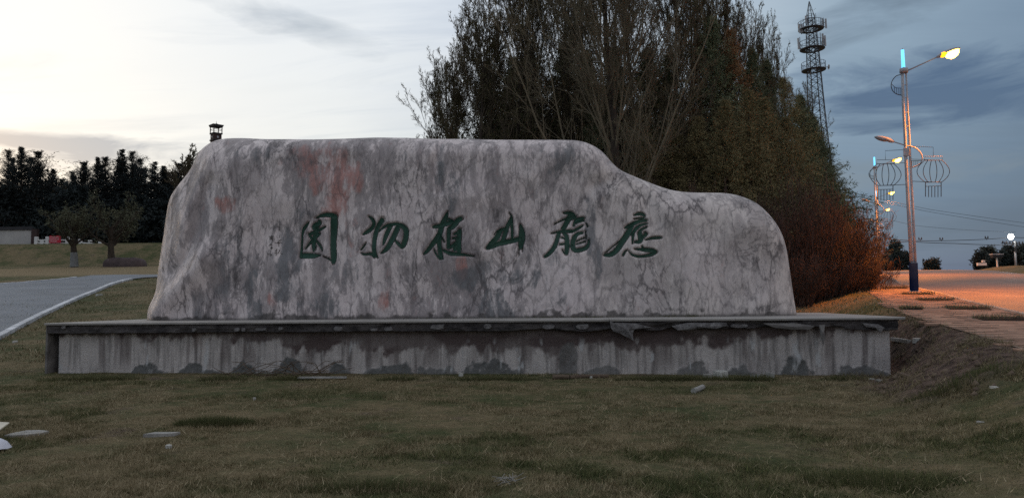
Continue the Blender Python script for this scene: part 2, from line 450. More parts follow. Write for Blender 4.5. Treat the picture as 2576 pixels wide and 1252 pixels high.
def H(x, y):
    x = np.asarray(x, float); y = np.asarray(y, float)
    dx = x - xl(y)
    Wd = np.interp(y, [10, 13.5, 15, 17.5, 20, 26, 40], [2.8, 2.2, 1.3, 1.25, 1.7, 2.2, 4.0])
    w = smooth(0, 1, 1 + dx / Wd)
    z = lawn(x, y) * (1 - w) + (zr(y) - 0.015) * w
    z = z + 0.05 * np.exp(-((dx + 1.1) / 0.8) ** 2) * smooth(14.8, 13.2, y) * (0.5 + fbm(x * 1.3, y * 1.3, 0, 9, 3))
    inside = smooth(0.15, 0.45, dx)
    z = z * (1 - inside) + (zr(y) - 0.30) * inside
    dr = x - (xk(y) + ROAD_W)
    rb = smooth(0.0, 0.5, dr)
    z = z * (1 - rb) + (zr(y) - 0.10 + 0.5 * smooth(0.3, 4, dr)) * rb
    return z
def hz(x, y): return float(H(np.array([x]), np.array([y]))[0])
def ground_at(u, v, y0=4.0, y1=160.0):
    d = ray(u, v); d = d / d[1]
    ys = np.arange(y0, y1, 0.05)
    P = ORG[None] + d[None] * ys[:, None]
    g = H(P[:, 0], P[:, 1])
    below = np.nonzero(P[:, 2] < g)[0]
    i = below[0] if len(below) else len(ys) - 1
    return np.array([P[i, 0], P[i, 1], g[i]])

def axis(parts):
    out = [parts[0][0]]
    for a, b, st in parts:
        n = max(1, int(round((b - a) / st)))
        out += list(a + (b - a) * np.arange(1, n + 1) / n)
    return np.array(out)
gx = axis([(-400, -120, 40), (-120, -40, 4), (-40, -16, 1.0), (-16, 16, 0.2), (16, 40, 0.8), (40, 120, 3), (120, 400, 40)])
gy = axis([(-40, 2, 3), (2, 32, 0.2), (32, 100, 0.7), (100, 160, 2.5), (160, 500, 20)])
GX, GY = np.meshgrid(gx, gy)
GZ = H(GX, GY)
near = smooth(45, 20, GY) * smooth(22, 12, np.abs(GX))
GZ = GZ + near * (fbm(GX * 2.3, GY * 2.3, 0, 31, 3) - 0.5) * 0.05 * (GX < xl(GY))
_d = GX - xl(GY)
GZ = GZ + (fbm(GX * 3.7, GY * 3.7, 0, 37, 3) - 0.45) * 0.16 * smooth(-2.9, -2.0, _d) * smooth(0.0, -0.5, _d) * smooth(20, 17, GY) * smooth(8.5, 10.5, GY)
nx, ny = len(gx), len(gy)
I = np.arange(nx * ny).reshape(ny, nx)
F = np.stack([I[:-1, :-1], I[:-1, 1:], I[1:, 1:], I[1:, :-1]], -1).reshape(-1, 4)
g = link_mesh('ground', np.stack([GX, GY, GZ], -1).reshape(-1, 3), F, M['ground'], smooth=True)
tag(g, kind='structure')
dxx = GX - xl(GY)
bank = smooth(-2.7, -1.6, dxx + (fbm(GX, GY, 0, 3, 3) - 0.5) * 1.5) * smooth(22, 18, GY) * smooth(9.0, 11.0, GY)
set_attr(g, 'bank', bank.ravel())
straw = smooth(60, 66, GY) * smooth(86, 80, GY) * smooth(-10, -20, GX) * smooth(0.40, 0.5, fbm(GX * 0.05, GY * 0.3, 0, 8, 3))
set_attr(g, 'straw', (0.9 * straw).ravel())

# ------------------------------------------------------------------ road, kerb, sidewalk
def strip(name, fa, fb, ys, zf, mat, n=6, kind='structure', skirt=0.0):
    V = []; F_ = []
    for j, y in enumerate(ys):
        a, b = float(fa(y)), float(fb(y))
        for i in range(n + 1):
            x = a + (b - a) * i / n
            V.append((x, y, float(zf(x, y))))
    for j in range(len(ys) - 1):
        for i in range(n):
            k = j * (n + 1) + i
            F_.append((k, k + 1, k + n + 2, k + n + 1))
    o = link_mesh(name, V, F_, mat, smooth=True)
    return tag(o, kind=kind)
ys_r = list(np.arange(-30, 140, 1.0)) + list(np.arange(140, 380, 10))
road = strip('road', lambda y: xk(y) + 0.0, lambda y: xk(y) + ROAD_W + 0.3, ys_r,
             lambda x, y: zr(y) - 0.12 + 0.10 * (1 - ((x - xk(y) - 6) / 6.3) ** 2), M['asphalt'], 10)
side = strip('sidewalk', lambda y: xl(y) + 0.0, lambda y: xk(y) - 0.15, ys_r, lambda x, y: zr(y) + 0.002, M['paver_bed'], 6)
# kerb stones and pavers laid along the kerb line
sy = np.arange(-2, 110, 0.05)
sx = xk(sy)
arc = np.concatenate([[0], np.cumsum(np.hypot(np.diff(sx), np.diff(sy)))])
def kerb_pt(s):
    y = float(np.interp(s, arc, sy)); x = float(xk(y))
    th = math.atan2(float(xk(y + 0.5) - xk(y - 0.5)), 1.0)
    return x, y, th
rk = random.Random(4)
kb = MB().box((0, 0, 0), (0.15, 0.97, 0.30), bev=0.015)
kproto = kb.build('kerb_stone', M['kerb_dark'], road)
kproto.hide_render = False
first = True
s = 12.0
while s < 100:
    x, y, th = kerb_pt(s)
    o = kproto if first else kproto.copy()
    if not first: COL.objects.link(o)
    first = False
    o.location = (x - 0.075 + rk.uniform(-0.006, 0.006), y, float(zr(y)) - 0.12 + rk.uniform(-0.008, 0.004))
    o.rotation_euler = (math.atan(0.055), rk.uniform(-0.02, 0.02), -th + rk.uniform(-0.008, 0.008))
    s += 1.0
pits_px = [(2352, 757), (2434, 779), (2520, 806), (2292, 779), (2306, 742), (2251, 726)]
pits = []
for (u, v) in pits_px:
    d = 1.39 * 1950 / (v - 650.0)
    p = at(u, v, d); pits.append((float(p[0]), float(p[1])))
rp = random.Random(8)
cand = []
s = 8.0
row = 0
while s < 33.0:
    x, y, th = kerb_pt(s)
    t = 0.40 + (0.25 if row % 2 else 0.0)
    while t < 6.0:
        cx = x - 0.15 - t * math.cos(th) + 0.0; cy = y + t * math.sin(th)
        if cx < float(xl(cy)) + 0.10 - 0.10 * rp.random(): break
        if not any(abs((cx - a) * math.cos(th) - (cy - b) * math.sin(th)) < 0.68 and abs((cx - a) * math.sin(th) + (cy - b) * math.cos(th)) < 0.55 for a, b in pits) and rp.random() > 0.012:
            cand.append((cy, cx, th))
        t += 0.508
    s += 0.252; row += 1
def inview(cx, cy): return abs(cx / cy) < 0.70 and cx / cy > 0.3
cand.sort(key=lambda c: (not inview(c[1], c[0]), c[0]))
pproto = MB().box((0, 0, 0), (0.495, 0.243, 0.05), bev=0.004).build('paver', M['paver'], side)
rest = MB()
for i, (cy, cx, th) in enumerate(cand):
    zz = float(zr(cy)) - 0.010 + rp.uniform(-0.007, 0.007)
    if i < 290:
        o = pproto if i == 0 else pproto.copy()
        if i: COL.objects.link(o)
        o.location = (cx, cy, zz)
        o.rotation_euler = (math.atan(0.055) + rp.uniform(-0.012, 0.012), rp.uniform(-0.012, 0.012), -th + rp.uniform(-0.01, 0.01))
    else:
        rest.box((cx, cy, zz), (0.49, 0.24, 0.05), rz=-th, rx=math.atan(0.055))
tag(rest.build('paver_rows', M['paver'], side), kind='stuff')

# grass tufts shared helper ---------------------------------------------------------------
def blades(name, X, Y, Z, L, Wd, dry, tone, mat, parent=None, lean=0.9, rs=1, **k):
    rg = np.random.default_rng(rs); n = len(X)
    az = rg.uniform(0, 2 * PI, n); ln = rg.uniform(0.15, 1.0, n) * lean
    dx, dy = np.cos(az) * ln, np.sin(az) * ln
    nz = 1.0 / np.sqrt(1 + ln * ln)
    tip = np.stack([X + dx * nz * L, Y + dy * nz * L, Z + nz * L], -1)
    a2 = rg.uniform(0, 2 * PI, n)
    wx, wy = np.cos(a2) * Wd / 2, np.sin(a2) * Wd / 2
    b1 = np.stack([X - wx, Y - wy, Z - 0.01], -1); b2 = np.stack([X + wx, Y + wy, Z - 0.01], -1)
    V = np.stack([b1, b2, tip], 1).reshape(-1, 3)
    Fc = np.arange(3 * n).reshape(n, 3)
    o = link_mesh(name, V, Fc, mat, parent)
    set_attr(o, 'dry', np.repeat(np.clip(dry, 0, 1), 3)); set_attr(o, 'tone', np.repeat(np.clip(tone, 0, 1), 3))
    return tag(o, **k)

# tree pits
pit_labels = ['narrow dark tree pit in the sidewalk, next one nearer than the lamp foot',
              'large weed-filled tree pit touching the road kerb, right of the middle of the brick sidewalk',
              'nearest and rightmost tree pit in the brick sidewalk, cut by the photo edge',
              'small broken gap in the paving near the grass side of the sidewalk',
              'tree pit directly at the foot of the nearest lamp post',
              'farthest visible tree pit in the sidewalk, beyond the nearest lamp post']
for i, (px_, py_) in enumerate(pits):
    th = math.atan2(float(xk(py_ + 0.5) - xk(py_ - 0.5)), 1.0)
    sz = 0.62 if i == 3 else 1.15
    e = empty('tree_pit', (px_, py_, float(zr(py_))), -th, label=pit_labels[i], cat='tree pit', group='tree pits in the brick sidewalk')
    n = 8; V = []; rg = random.Random(60 + i)
    for a in range(n + 1):
        for b in range(n + 1):
            xx = (a / n - 0.5) * sz; yy = (b / n - 0.5) * sz * 0.92
            ed = min(a, b, n - a, n - b)
            V.append((xx, yy, (-0.03 if ed == 0 else rg.uniform(0.015, 0.07)) + 0.055 * yy))
    Fq = [(a * (n + 1) + b, (a + 1) * (n + 1) + b, (a + 1) * (n + 1) + b + 1, a * (n + 1) + b + 1) for a in range(n) for b in range(n)]
    link_mesh('soil', V, Fq, M['soil'], e, smooth=True)
    rg = np.random.default_rng(100 + i); m = 260
    X = rg.uniform(-0.5, 0.5, m) * sz; Y = rg.uniform(-0.5, 0.5, m) * sz * 0.9
    blades('weeds', X, Y, np.full(m, 0.03), rg.uniform(0.04, 0.16, m), np.full(m, 0.014), rg.uniform(0.2, 0.9, m), rg.uniform(0, 0.4, m), M['grass'], e, 0.8, i, kind='stuff')

# ------------------------------------------------------------------ grey path on the left with pale kerbs
near_px = [(-60, 880), (0, 850), (50, 823), (100, 797), (150, 773), (200, 750), (240, 734), (280, 717), (310, 708), (330, 704)]
near_px2 = [(330, 704), (360, 700), (400, 698.0), (460, 697.0), (540, 697)]
far_px = [(-60, 722), (0, 717), (50, 713.5), (100, 709.5), (150, 705), (185, 700.5)]
far_px2 = [(185, 700.5), (230, 694), (300, 692.5), (400, 692), (460, 691.5), (540, 691.5)]
def gpoly(pp): return np.array([ground_at(u, v, 10, 84) for u, v in pp])
NP = np.concatenate([gpoly(near_px), gpoly(near_px2)[1:]])
FP = np.concatenate([gpoly(far_px), gpoly(far_px2)[1:]])
def resample(P, n):
    d = np.concatenate([[0], np.cumsum(np.linalg.norm(np.diff(P[:, :2], axis=0), axis=1))])
    t = np.linspace(0, d[-1], n)
    return np.stack([np.interp(t, d, P[:, k]) for k in range(2)], -1)
def resample_f(P, fr):
    d = np.concatenate([[0], np.cumsum(np.linalg.norm(np.diff(P[:, :2], axis=0), axis=1))]); d /= d[-1]
    return np.stack([np.interp(fr, d, P[:, k]) for k in range(2)], -1)
fr = np.linspace(0, 1, 90)
A_, B_ = resample_f(NP, fr), resample_f(FP, fr)
V = []; nn = 24
for a, b in zip(A_, B_):
    for i in range(nn + 1):
        q = a + (b - a) * i / nn
        V.append((q[0], q[1], hz(q[0], q[1]) + 0.07))
Fq = [(j * (nn + 1) + i, j * (nn + 1) + i + 1, (j + 1) * (nn + 1) + i + 1, (j + 1) * (nn + 1) + i) for j in range(len(fr) - 1) for i in range(nn)]
path = tag(link_mesh('path', V, Fq, M['path'], smooth=True), kind='structure')
def lay_kerb(P, width, n_max=200, seed=3):
    rg = random.Random(seed)
    d = np.concatenate([[0], np.cumsum(np.linalg.norm(np.diff(P[:, :2], axis=0), axis=1))])
    s = 0.5; out = []
    base = MB().box((0, 0, 0), (0.97, width, 0.34), bev=0.012).build('kerb_stone', M['kerb'], path)
    f = True
    while s < d[-1] and n_max > 0:
        x = float(np.interp(s, d, P[:, 0])); y = float(np.interp(s, d, P[:, 1]))
        x2 = float(np.interp(s + 0.4, d, P[:, 0])); y2 = float(np.interp(s + 0.4, d, P[:, 1]))
        x1 = float(np.interp(s - 0.4, d, P[:, 0])); y1 = float(np.interp(s - 0.4, d, P[:, 1]))
        o = base if f else base.copy()
        if not f: COL.objects.link(o)
        f = False
        dz = (hz(x2, y2) - hz(x1, y1)) / max(math.hypot(x2 - x1, y2 - y1), 0.1)
        o.location = (x, y, hz(x, y) - 0.04 + rg.uniform(-0.008, 0.008))
        o.rotation_euler = (0, -math.atan(dz), math.atan2(y2 - y1, x2 - x1) + rg.uniform(-0.01, 0.01))
        s += 1.0; n_max -= 1
lay_kerb(gpoly(near_px), 0.22, 90, 3)
lay_kerb(gpoly(far_px), 0.20, 60, 5)
lay_kerb(gpoly([(386, 698), (400, 697.5), (440, 697)]), 0.2, 12, 6)
# ------------------------------------------------------------------ plinth frame (local X along the wall, local Y away from the camera)
PA = at(146, 943, 17.30)[:2]; PB = at(2242, 945, 15.50)[:2]
PC = (PA + PB) / 2
PANG = math.atan2(PB[1] - PA[1], PB[0] - PA[0])
PU = np.array([math.cos(PANG), math.sin(PANG), 0]); PN = np.array([-math.sin(PANG), math.cos(PANG), 0])
PHALF = float(np.linalg.norm(PB - PA) / 2)
PO = np.array([PC[0], PC[1], 0.0])
def on_plane(u, v, yl):
    """local (X, Z) of a measured place lying in the vertical plane at local depth yl"""
    d = ray(u, v); base = PO + PN * yl
    t = np.dot(base - ORG, PN) / np.dot(d, PN)
    p = ORG + d * t
    return float(np.dot(p - PO, PU)), float(p[2])
TOPZ = 1.18
def mat_wall():
    t = NT('stained_render'); p = t.pos()
    n = t.noise(p, 1.6, 6, 0.6); f = t.noise(p, 22, 5, 0.7)
    sp_ = t.pos(scale=(3.2, 1, 0.28)); sn = t.noise(sp_, 2.2, 6, 0.6)
    col = t.mix(t.ramp(n, [(0.3, 0.0), (0.7, 1.0)]), (0.40, 0.375, 0.365), (0.56, 0.525, 0.51))
    col = t.mix(t.ramp(sn, [(0.36, 0.75), (0.52, 0.0)]), col, (0.135, 0.125, 0.123))
    col = t.mix(t.ramp(sn, [(0.62, 0.0), (0.72, 0.55)]), col, (0.36, 0.36, 0.37))
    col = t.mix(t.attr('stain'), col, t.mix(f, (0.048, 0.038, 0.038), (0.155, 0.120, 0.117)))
    col = t.mix(t.attr('expose'), col, t.mix(f, (0.060, 0.064, 0.064), (0.190, 0.190, 0.186)))
    col = t.mix(t.attr('rust'), col, (0.105, 0.055, 0.040))
    col = t.mix(t.attr('lime'), col, (0.50, 0.51, 0.52))
    t.bump(t.math('ADD', f, n), 0.8, 0.03)
    return t.fin(col, 0.92, 0.15)
M['render'] = mat_wall()
M['slab'] = mottled('grey_stone_slab', (0.25, 0.24, 0.23), (0.36, 0.345, 0.33), 1.5, 0.85)
M['slab_edge'] = mottled('weathered_slab_edge', (0.10, 0.095, 0.095), (0.22, 0.21, 0.205), 5.0, 0.9)
M['fascia'] = mottled('sooty_mortar_fascia', (0.028, 0.026, 0.028), (0.125, 0.115, 0.115), 3.6, 0.95, bump=0.9, bd=0.04, stretch=(1, 1, 2.2))
M['chip'] = mottled('pale_tile_remnant', (0.075, 0.07, 0.073), (0.25, 0.245, 0.25), 9.0, 0.9, bump=0.8, bd=0.03)

plinth = empty('stone_plinth', tuple(PO), PANG, label='long low concrete plinth with stained render and a broken slab edge under the engraved stone', cat='plinth')
# front wall, displaced
nxw, nzw = 720, 50
xs = np.linspace(-PHALF, PHALF, nxw); zs = np.linspace(-0.25, 1.10, nzw)
WX, WZ = np.meshgrid(xs, zs)
chips = [(175, 45, 8, 0.4), (370, 34, 26, 1), (400, 60, 16, 1), (480, 34, 34, 1), (520, 40, 14, 1), (615, 42, 30, 1), (655, 30, 14, .8), (735, 48, 34, 1), (860, 30, 28, 1), (985, 60, 26, 1),
         (940, 30, 16, .7), (1105, 55, 22, .9), (1235, 60, 34, 1), (1270, 44, 20, .8), (1520, 42, 18, .8), (1740, 40, 30, .8), (1860, 30, 34, .9), (2005, 32, 38, 1), (2150, 60, 24, .9), (2200, 40, 12, .9)]
wn = fbm(WX * 3.1, WZ * 3.1, 0, 77, 5); wn2 = fbm(WX * 9, WZ * 9, 0, 78, 4)
expose = np.zeros_like(WX)
for (u, wu, hv, st) in chips:
    cx_, cz_ = on_plane(u, 946, 0.0)
    mpp = 16.5 / 1950
    d = ((WX - cx_) / (wu * mpp)) ** 2 + ((WZ - 0.02) / (hv * 1.05 * mpp)) ** 2
    expose = np.maximum(expose, st * smooth(1.25, 0.85, d + (wn - 0.5) * 2.6 + (wn2 - 0.5) * 1.4))
cx_, cz_ = on_plane(1425, 905, 0)
expose = np.maximum(expose, 0.7 * smooth(1.2, 0.8, ((WX - cx_) / 0.22) ** 2 + ((WZ - 0.25) / 0.45) ** 2 + (wn - 0.5) * 2))
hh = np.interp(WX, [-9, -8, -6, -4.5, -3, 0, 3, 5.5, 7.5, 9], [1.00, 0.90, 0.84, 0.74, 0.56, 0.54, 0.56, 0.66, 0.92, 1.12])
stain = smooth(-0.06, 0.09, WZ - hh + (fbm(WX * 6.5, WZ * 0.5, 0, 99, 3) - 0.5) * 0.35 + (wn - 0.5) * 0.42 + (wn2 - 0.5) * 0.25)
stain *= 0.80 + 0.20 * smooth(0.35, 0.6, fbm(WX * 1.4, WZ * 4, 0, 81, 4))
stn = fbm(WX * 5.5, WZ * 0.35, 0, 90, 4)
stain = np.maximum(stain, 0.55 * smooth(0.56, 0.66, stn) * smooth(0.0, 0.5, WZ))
for u, w_, s_ in ((1425, 24, .8), (1190, 8, .4), (1050, 14, .35), (2090, 9, .5), (1890, 8, .4), (770, 8, .4)):
    cx_, _ = on_plane(u, 900, 0)
    stain = np.maximum(stain, s_ * np.exp(-((WX - cx_ + (wn - 0.5) * 0.15) / (w_ * 0.0085)) ** 2) * (0.5 + 0.5 * wn2 * 1.4))
rust = 0.7 * smooth(0.62, 0.74, fbm(WX * 2.5, WZ * 1.2, 0, 92, 4)) * smooth(-4.5, -6.5, WX) * smooth(0.5, 0.8, WZ)
lime = 0.8 * smooth(0.71, 0.77, fbm(WX * 6.5, WZ * 1.3, 0, 95, 4)) * smooth(0.85, 0.6, WZ) * smooth(0.05, 0.2, WZ)
cx_, _ = on_plane(1308, 910, 0)
lime = np.maximum(lime, 0.9 * smooth(0.5, 0.65, vnoise(WX * 30, WZ * 14, 0, 3)) * np.exp(-((WX - cx_ - 0.05 * np.sin(WZ * 9)) / 0.05) ** 2) * smooth(0.1, 0.2, WZ) * smooth(0.65, 0.5, WZ))
WYd = (fbm(WX * 0.8, WZ * 0.8, 0, 70, 3) - 0.5) * 0.03 + (wn2 - 0.5) * 0.006 + expose * (0.005 - 0.075 * (wn2 - 0.25) - 0.045 * smooth(0.25, 0.0, WZ))
WYd += -0.012 * stain * (wn2 - 0.5)
V = np.stack([WX, WYd, WZ], -1).reshape(-1, 3)
I = np.arange(nxw * nzw).reshape(nzw, nxw)
F = np.stack([I[:-1, :-1], I[:-1, 1:], I[1:, 1:], I[1:, :-1]], -1).reshape(-1, 4)
# returns (sides, back) as a shell behind the front sheet
PDEP = 5.4
nb = len(V)
left = I[:, 0]; right = I[:, -1]
Vb = np.array([(-PHALF, PDEP, z) for z in zs] + [(PHALF, PDEP, z) for z in zs])
V = np.concatenate([V, Vb])
L0 = nb + np.arange(nzw); R0 = nb + nzw + np.arange(nzw)
F2 = np.concatenate([np.stack([L0[:-1], left[:-1], left[1:], L0[1:]], -1), np.stack([right[:-1], R0[:-1], R0[1:], right[1:]], -1),
                     np.stack([R0[:-1], L0[:-1], L0[1:], R0[1:]], -1)])
wall = link_mesh('wall', V, [F, F2], M['render'], plinth, smooth=False)
z0 = np.zeros(2 * nzw)
for nme, a in (('expose', expose), ('stain', stain), ('rust', rust), ('lime', lime)):
    set_attr(wall, nme, np.concatenate([a.ravel(), z0]))
# top slab: separate stone slabs butted together
rg = random.Random(12)
x = -PHALF - 0.21; k = 0
ends = [-PHALF - 0.21, -6.9, -4.3, -1.9, 0.8, 3.3, 5.8, PHALF + 0.24]
sproto = None
for a, b in zip(ends[:-1], ends[1:]):
    mb = MB(); n = 14
    V = []; 
    for i in range(n + 1):
        xx = a + 0.003 + (b - a - 0.006) * i / n
        jag = rg.uniform(-0.012, 0.012)
        V += [(xx, -0.215 + jag, TOPZ - 0.045), (xx, -0.222 + jag, TOPZ - 0.012), (xx, -0.205 + jag, TOPZ + rg.uniform(-0.002, 0.002)), (xx, PDEP + 0.2, TOPZ + 0.02), (xx, PDEP + 0.2, TOPZ - 0.045)]
    Fq = []
    for i in range(n):
        for q in range(5):
            a0 = i * 5 + q; a1 = i * 5 + (q + 1) % 5
            Fq.append((a0, a0 + 5, a1 + 5, a1))
    Fq += [(0, 1, 2, 3, 4), tuple(n * 5 + q for q in (4, 3, 2, 1, 0))]
    link_mesh('slab', V, Fq, M['slab'], plinth)
# soffit
MB().box((0.0, PDEP / 2 + 0.02, TOPZ - 0.058), (2 * PHALF + 0.30, PDEP + 0.30, 0.02)).build('soffit', M['slab_edge'], plinth)
# fascia with its broken lower edge
def fascia(x0, x1, broken, name='fascia'):
    n = int((x1 - x0) / 0.025); m = 10
    X = np.linspace(x0, x1, n)
    top = np.full(n, TOPZ - 0.047)
    bn = fbm(X * 1.7, X * 0 + 3, 0, 41, 5)
    br = np.interp(X, [-9.5, 1.2, 2.2, 9.5], [0, 0, 1, 1])
    bot = 0.952 + (fbm(X * 0.6, X * 0, 0, 44, 2) - 0.5) * 0.015 + br * (0.02 + (bn - 0.5) * 0.17)
    T_, S_ = np.meshgrid(np.linspace(0, 1, m), X, indexing='ij')
    Z = bot[None] + (top - bot)[None] * T_
    nz = fbm(S_ * 4, Z * 9, 0, 46, 5); nz2 = fbm(S_ * 13, Z * 26, 0, 48, 3)
    brr = br[None]
    step = smooth(0.47, 0.53, fbm(S_ * 1.1, Z * 6.5, 0, 52, 4))
    Y = -0.175 + brr * ((nz - 0.5) * 0.10 + step * 0.05) + (1 - brr) * (step * 0.022) + (nz2 - 0.5) * 0.018
    I = np.arange(n * m).reshape(m, n)
    F = np.stack([I[:-1, :-1], I[:-1, 1:], I[1:, 1:], I[1:, :-1]], -1).reshape(-1, 4)
    V = np.stack([S_, Y, Z], -1).reshape(-1, 3)
    Vb = np.concatenate([np.stack([X, X * 0 - 0.10, bot + 0.01 + 0.02 * bn], -1), np.stack([X, X * 0 - 0.10, top], -1)])
    o0 = n * m; B = o0 + np.arange(n); T2 = B + n
    F2 = np.concatenate([np.stack([B[:-1], B[1:], I[0, 1:], I[0, :-1]], -1), np.stack([B[1:], B[:-1], T2[:-1], T2[1:]], -1),
                         np.array([[I[0, 0], I[-1, 0], T2[0], B[0]], [I[-1, -1], I[0, -1], B[-1], T2[-1]]])])
    return link_mesh(name, np.concatenate([V, Vb]), [F, F2], M['fascia'], plinth)
fascia(-PHALF - 0.17, PHALF + 0.12, True)
# cladding panel standing at the left end, leaving a black gap beside the wall
MB().box((-PHALF - 0.185, 2.5, 0.45), (0.045, 5.3, 1.36)).build('end_panel', M['slab_edge'], plinth)
MB().box((-PHALF - 0.09, 0.30, 0.45), (0.14, 0.05, 1.3)).build('gap_shade_sheet', M['navy'], plinth)  # near-black sheet added to paint the shade inside the end gap
# remnants of tiles and lumps of render stuck on the fascia
for (u0, u1, v0, v1) in [(1082, 1118, 815.8, 828.3), (838, 862, 821, 832.5), (965, 988, 821.5, 831.5), (1216, 1236, 813.5, 827.5), (1364, 1395, 816.5, 827), (153, 166, 818, 828),
                         (483, 493, 824, 834), (588, 603, 823, 833.5), (607, 618, 823.5, 834), (1448, 1480, 815, 828), (1790, 1830, 811, 822), (2010, 2040, 816, 826), (640, 672, 824, 832), (1840, 1880, 815, 824), (930, 950, 826, 832), (700, 712, 822, 830)]:
    xa, za = on_plane((u0 + u1) / 2, (v0 + v1) / 2, -0.2)
    w = (u1 - u0) * 0.0084; h = (v1 - v0) * 0.0084
    n = 9; V = []
    for q in range(n):
        a = 2 * PI * q / n + PI / 4
        ca, sa = math.cos(a), math.sin(a); mx = max(abs(ca), abs(sa)); j = rg.uniform(0.78, 1.0)
        V.append((w / 2 * ca / mx * j, h / 2 * sa / mx * j))
    P = [(xa + a, -0.213 + rg.uniform(-.004, .004), za + b) for a, b in V] + [(xa + a * 1.1, -0.15, za + b * 1.1) for a, b in V]
    Fq = [tuple(range(n))] + [(q, (q + 1) % n + 0, (q + 1) % n + n, q + n) for q in range(n)]
    link_mesh('tile_remnant', P, Fq, M['chip'], plinth)
def hanging(outline, yl, thick, mat, name):
    P = [on_plane(u, v, yl) for u, v in outline]; n = len(P)
    cx_ = sum(p[0] for p in P) / n; cz_ = sum(p[1] for p in P) / n
    V = [(x, yl + rg.uniform(-.012, .012), z) for x, z in P] + [(x, yl + thick, z) for x, z in P] + [(cx_, yl - 0.03, cz_), (cx_, yl + thick, cz_)]
    Fq = [(i, 2 * n, (i + 1) % n) for i in range(n)] + [(i + n, (i + 1) % n + n, 2 * n + 1) for i in range(n)] + [(i, (i + 1) % n, (i + 1) % n + n, i + n) for i in range(n)]
    link_mesh(name, V, Fq, mat, plinth)
hanging([(1534, 806), (1544, 812), (1556, 811), (1600, 813), (1640, 823), (1618, 822), (1597, 826), (1592, 838), (1594, 858), (1586, 851), (1574, 846), (1560, 838), (1543, 833), (1537, 824)], -0.235, 0.05, M['chip'], 'hanging_chunk')
hanging([(2060, 817), (2076, 816), (2074, 832), (2077, 850), (2072, 868), (2066, 850), (2064, 833)], -0.205, 0.03, M['slab_edge'], 'hanging_strip')
hanging([(1690, 820), (1730, 811), (1790, 812), (1830, 818), (1800, 826), (1770, 824), (1735, 829), (1705, 830)], -0.225, 0.05, M['chip'], 'hanging_chunk')
hanging([(1920, 813), (2000, 812), (2050, 820), (2035, 829), (1990, 828), (1950, 824)], -0.22, 0.05, M['slab_edge'], 'hanging_chunk')
hanging([(2170, 812), (2210, 815), (2225, 824), (2215, 836), (2205, 826), (2180, 822)], -0.22, 0.05, M['chip'], 'hanging_chunk')

# ------------------------------------------------------------------ the engraved stone
T_ST = 1.10
SY = 2.75                                    # local depth of the stone's middle plane
Lp = [(383, 815), (383, 785), (387, 768), (396, 752), (404, 735), (408, 700), (413, 660), (419, 620), (424, 590), (430, 545), (434, 520), (440, 498), (452, 478), (470, 455), (485, 437), (497, 418), (504, 400), (513, 385), (525, 373), (540, 362), (557, 355)]
Tp = [(557, 355), (580, 351), (620, 351), (680, 355), (800, 357), (880, 355), (960, 352), (1040, 353), (1100, 356), (1180, 356), (1260, 358), (1330, 358), (1400, 358), (1450, 359), (1475, 364), (1500, 375), (1522, 392), (1540, 415), (1560, 433), (1600, 450), (1640, 466), (1680, 480), (1720, 486), (1770, 487), (1815, 487), (1850, 492), (1878, 502)]
Rp = [(2000, 805), (1996, 775), (1991, 745), (1986, 710), (1981, 675), (1976, 640), (1968, 605), (1958, 580), (1942, 555), (1922, 532), (1900, 513), (1878, 502)]
def toloc(P): return np.array([on_plane(u, v, SY) for u, v in P])
def spl(P, n):
    d = np.concatenate([[0], np.cumsum(np.linalg.norm(np.diff(P, axis=0), axis=1))]); t = np.linspace(0, d[-1], n)
    Q = np.stack([np.interp(t, d, P[:, k]) for k in range(2)], -1)
    for _ in range(max(2, n // 40)):
        Q[1:-1] = 0.25 * Q[:-2] + 0.5 * Q[1:-1] + 0.25 * Q[2:]
    return Q
LL, TT, RR = toloc(Lp), toloc(Tp), toloc(Rp)
ZB = TOPZ - 0.03
LL[0, 1] = ZB; RR[0, 1] = ZB
OUT = np.concatenate([LL, TT[1:], RR[::-1][1:]])
def smooth_poly(P, n=420):
    d = np.concatenate([[0], np.cumsum(np.linalg.norm(np.diff(P, axis=0), axis=1))]); t = np.linspace(0, d[-1], n)
    Q = np.stack([np.interp(t, d, P[:, k]) for k in range(2)], -1)
    for _ in range(6): Q[1:-1] = 0.25 * Q[:-2] + 0.5 * Q[1:-1] + 0.25 * Q[2:]
    return Q
OUTS = smooth_poly(OUT)
def dist_out(X, Z):
    sh = X.shape; x = X.ravel(); z = Z.ravel(); best = np.full(len(x), 1e9)
    A = OUTS[:-1]; Bq = OUTS[1:]; D = Bq - A; LLn = (D ** 2).sum(1) + 1e-12
    for s0 in range(0, len(x), 8000):
        xx = x[s0:s0 + 8000, None]; zz = z[s0:s0 + 8000, None]
        t = np.clip(((xx - A[:, 0]) * D[:, 0] + (zz - A[:, 1]) * D[:, 1]) / LLn, 0, 1)
        dd = np.hypot(xx - A[:, 0] - t * D[:, 0], zz - A[:, 1] - t * D[:, 1])
        best[s0:s0 + 8000] = dd.min(1)
    return best.reshape(sh)
def ridge(X, Z, pts, wid):
    P = np.array([on_plane(u, v, SY - 0.9) for u, v in pts]); best = np.full(X.shape, 1e9)
    for a, b in zip(P[:-1], P[1:]):
        D = b - a; t = np.clip(((X - a[0]) * D[0] + (Z - a[1]) * D[1]) / (D @ D), 0, 1)
        best = np.minimum(best, np.hypot(X - a[0] - t * D[0], Z - a[1] - t * D[1]))
    return np.exp(-(best / wid) ** 2)
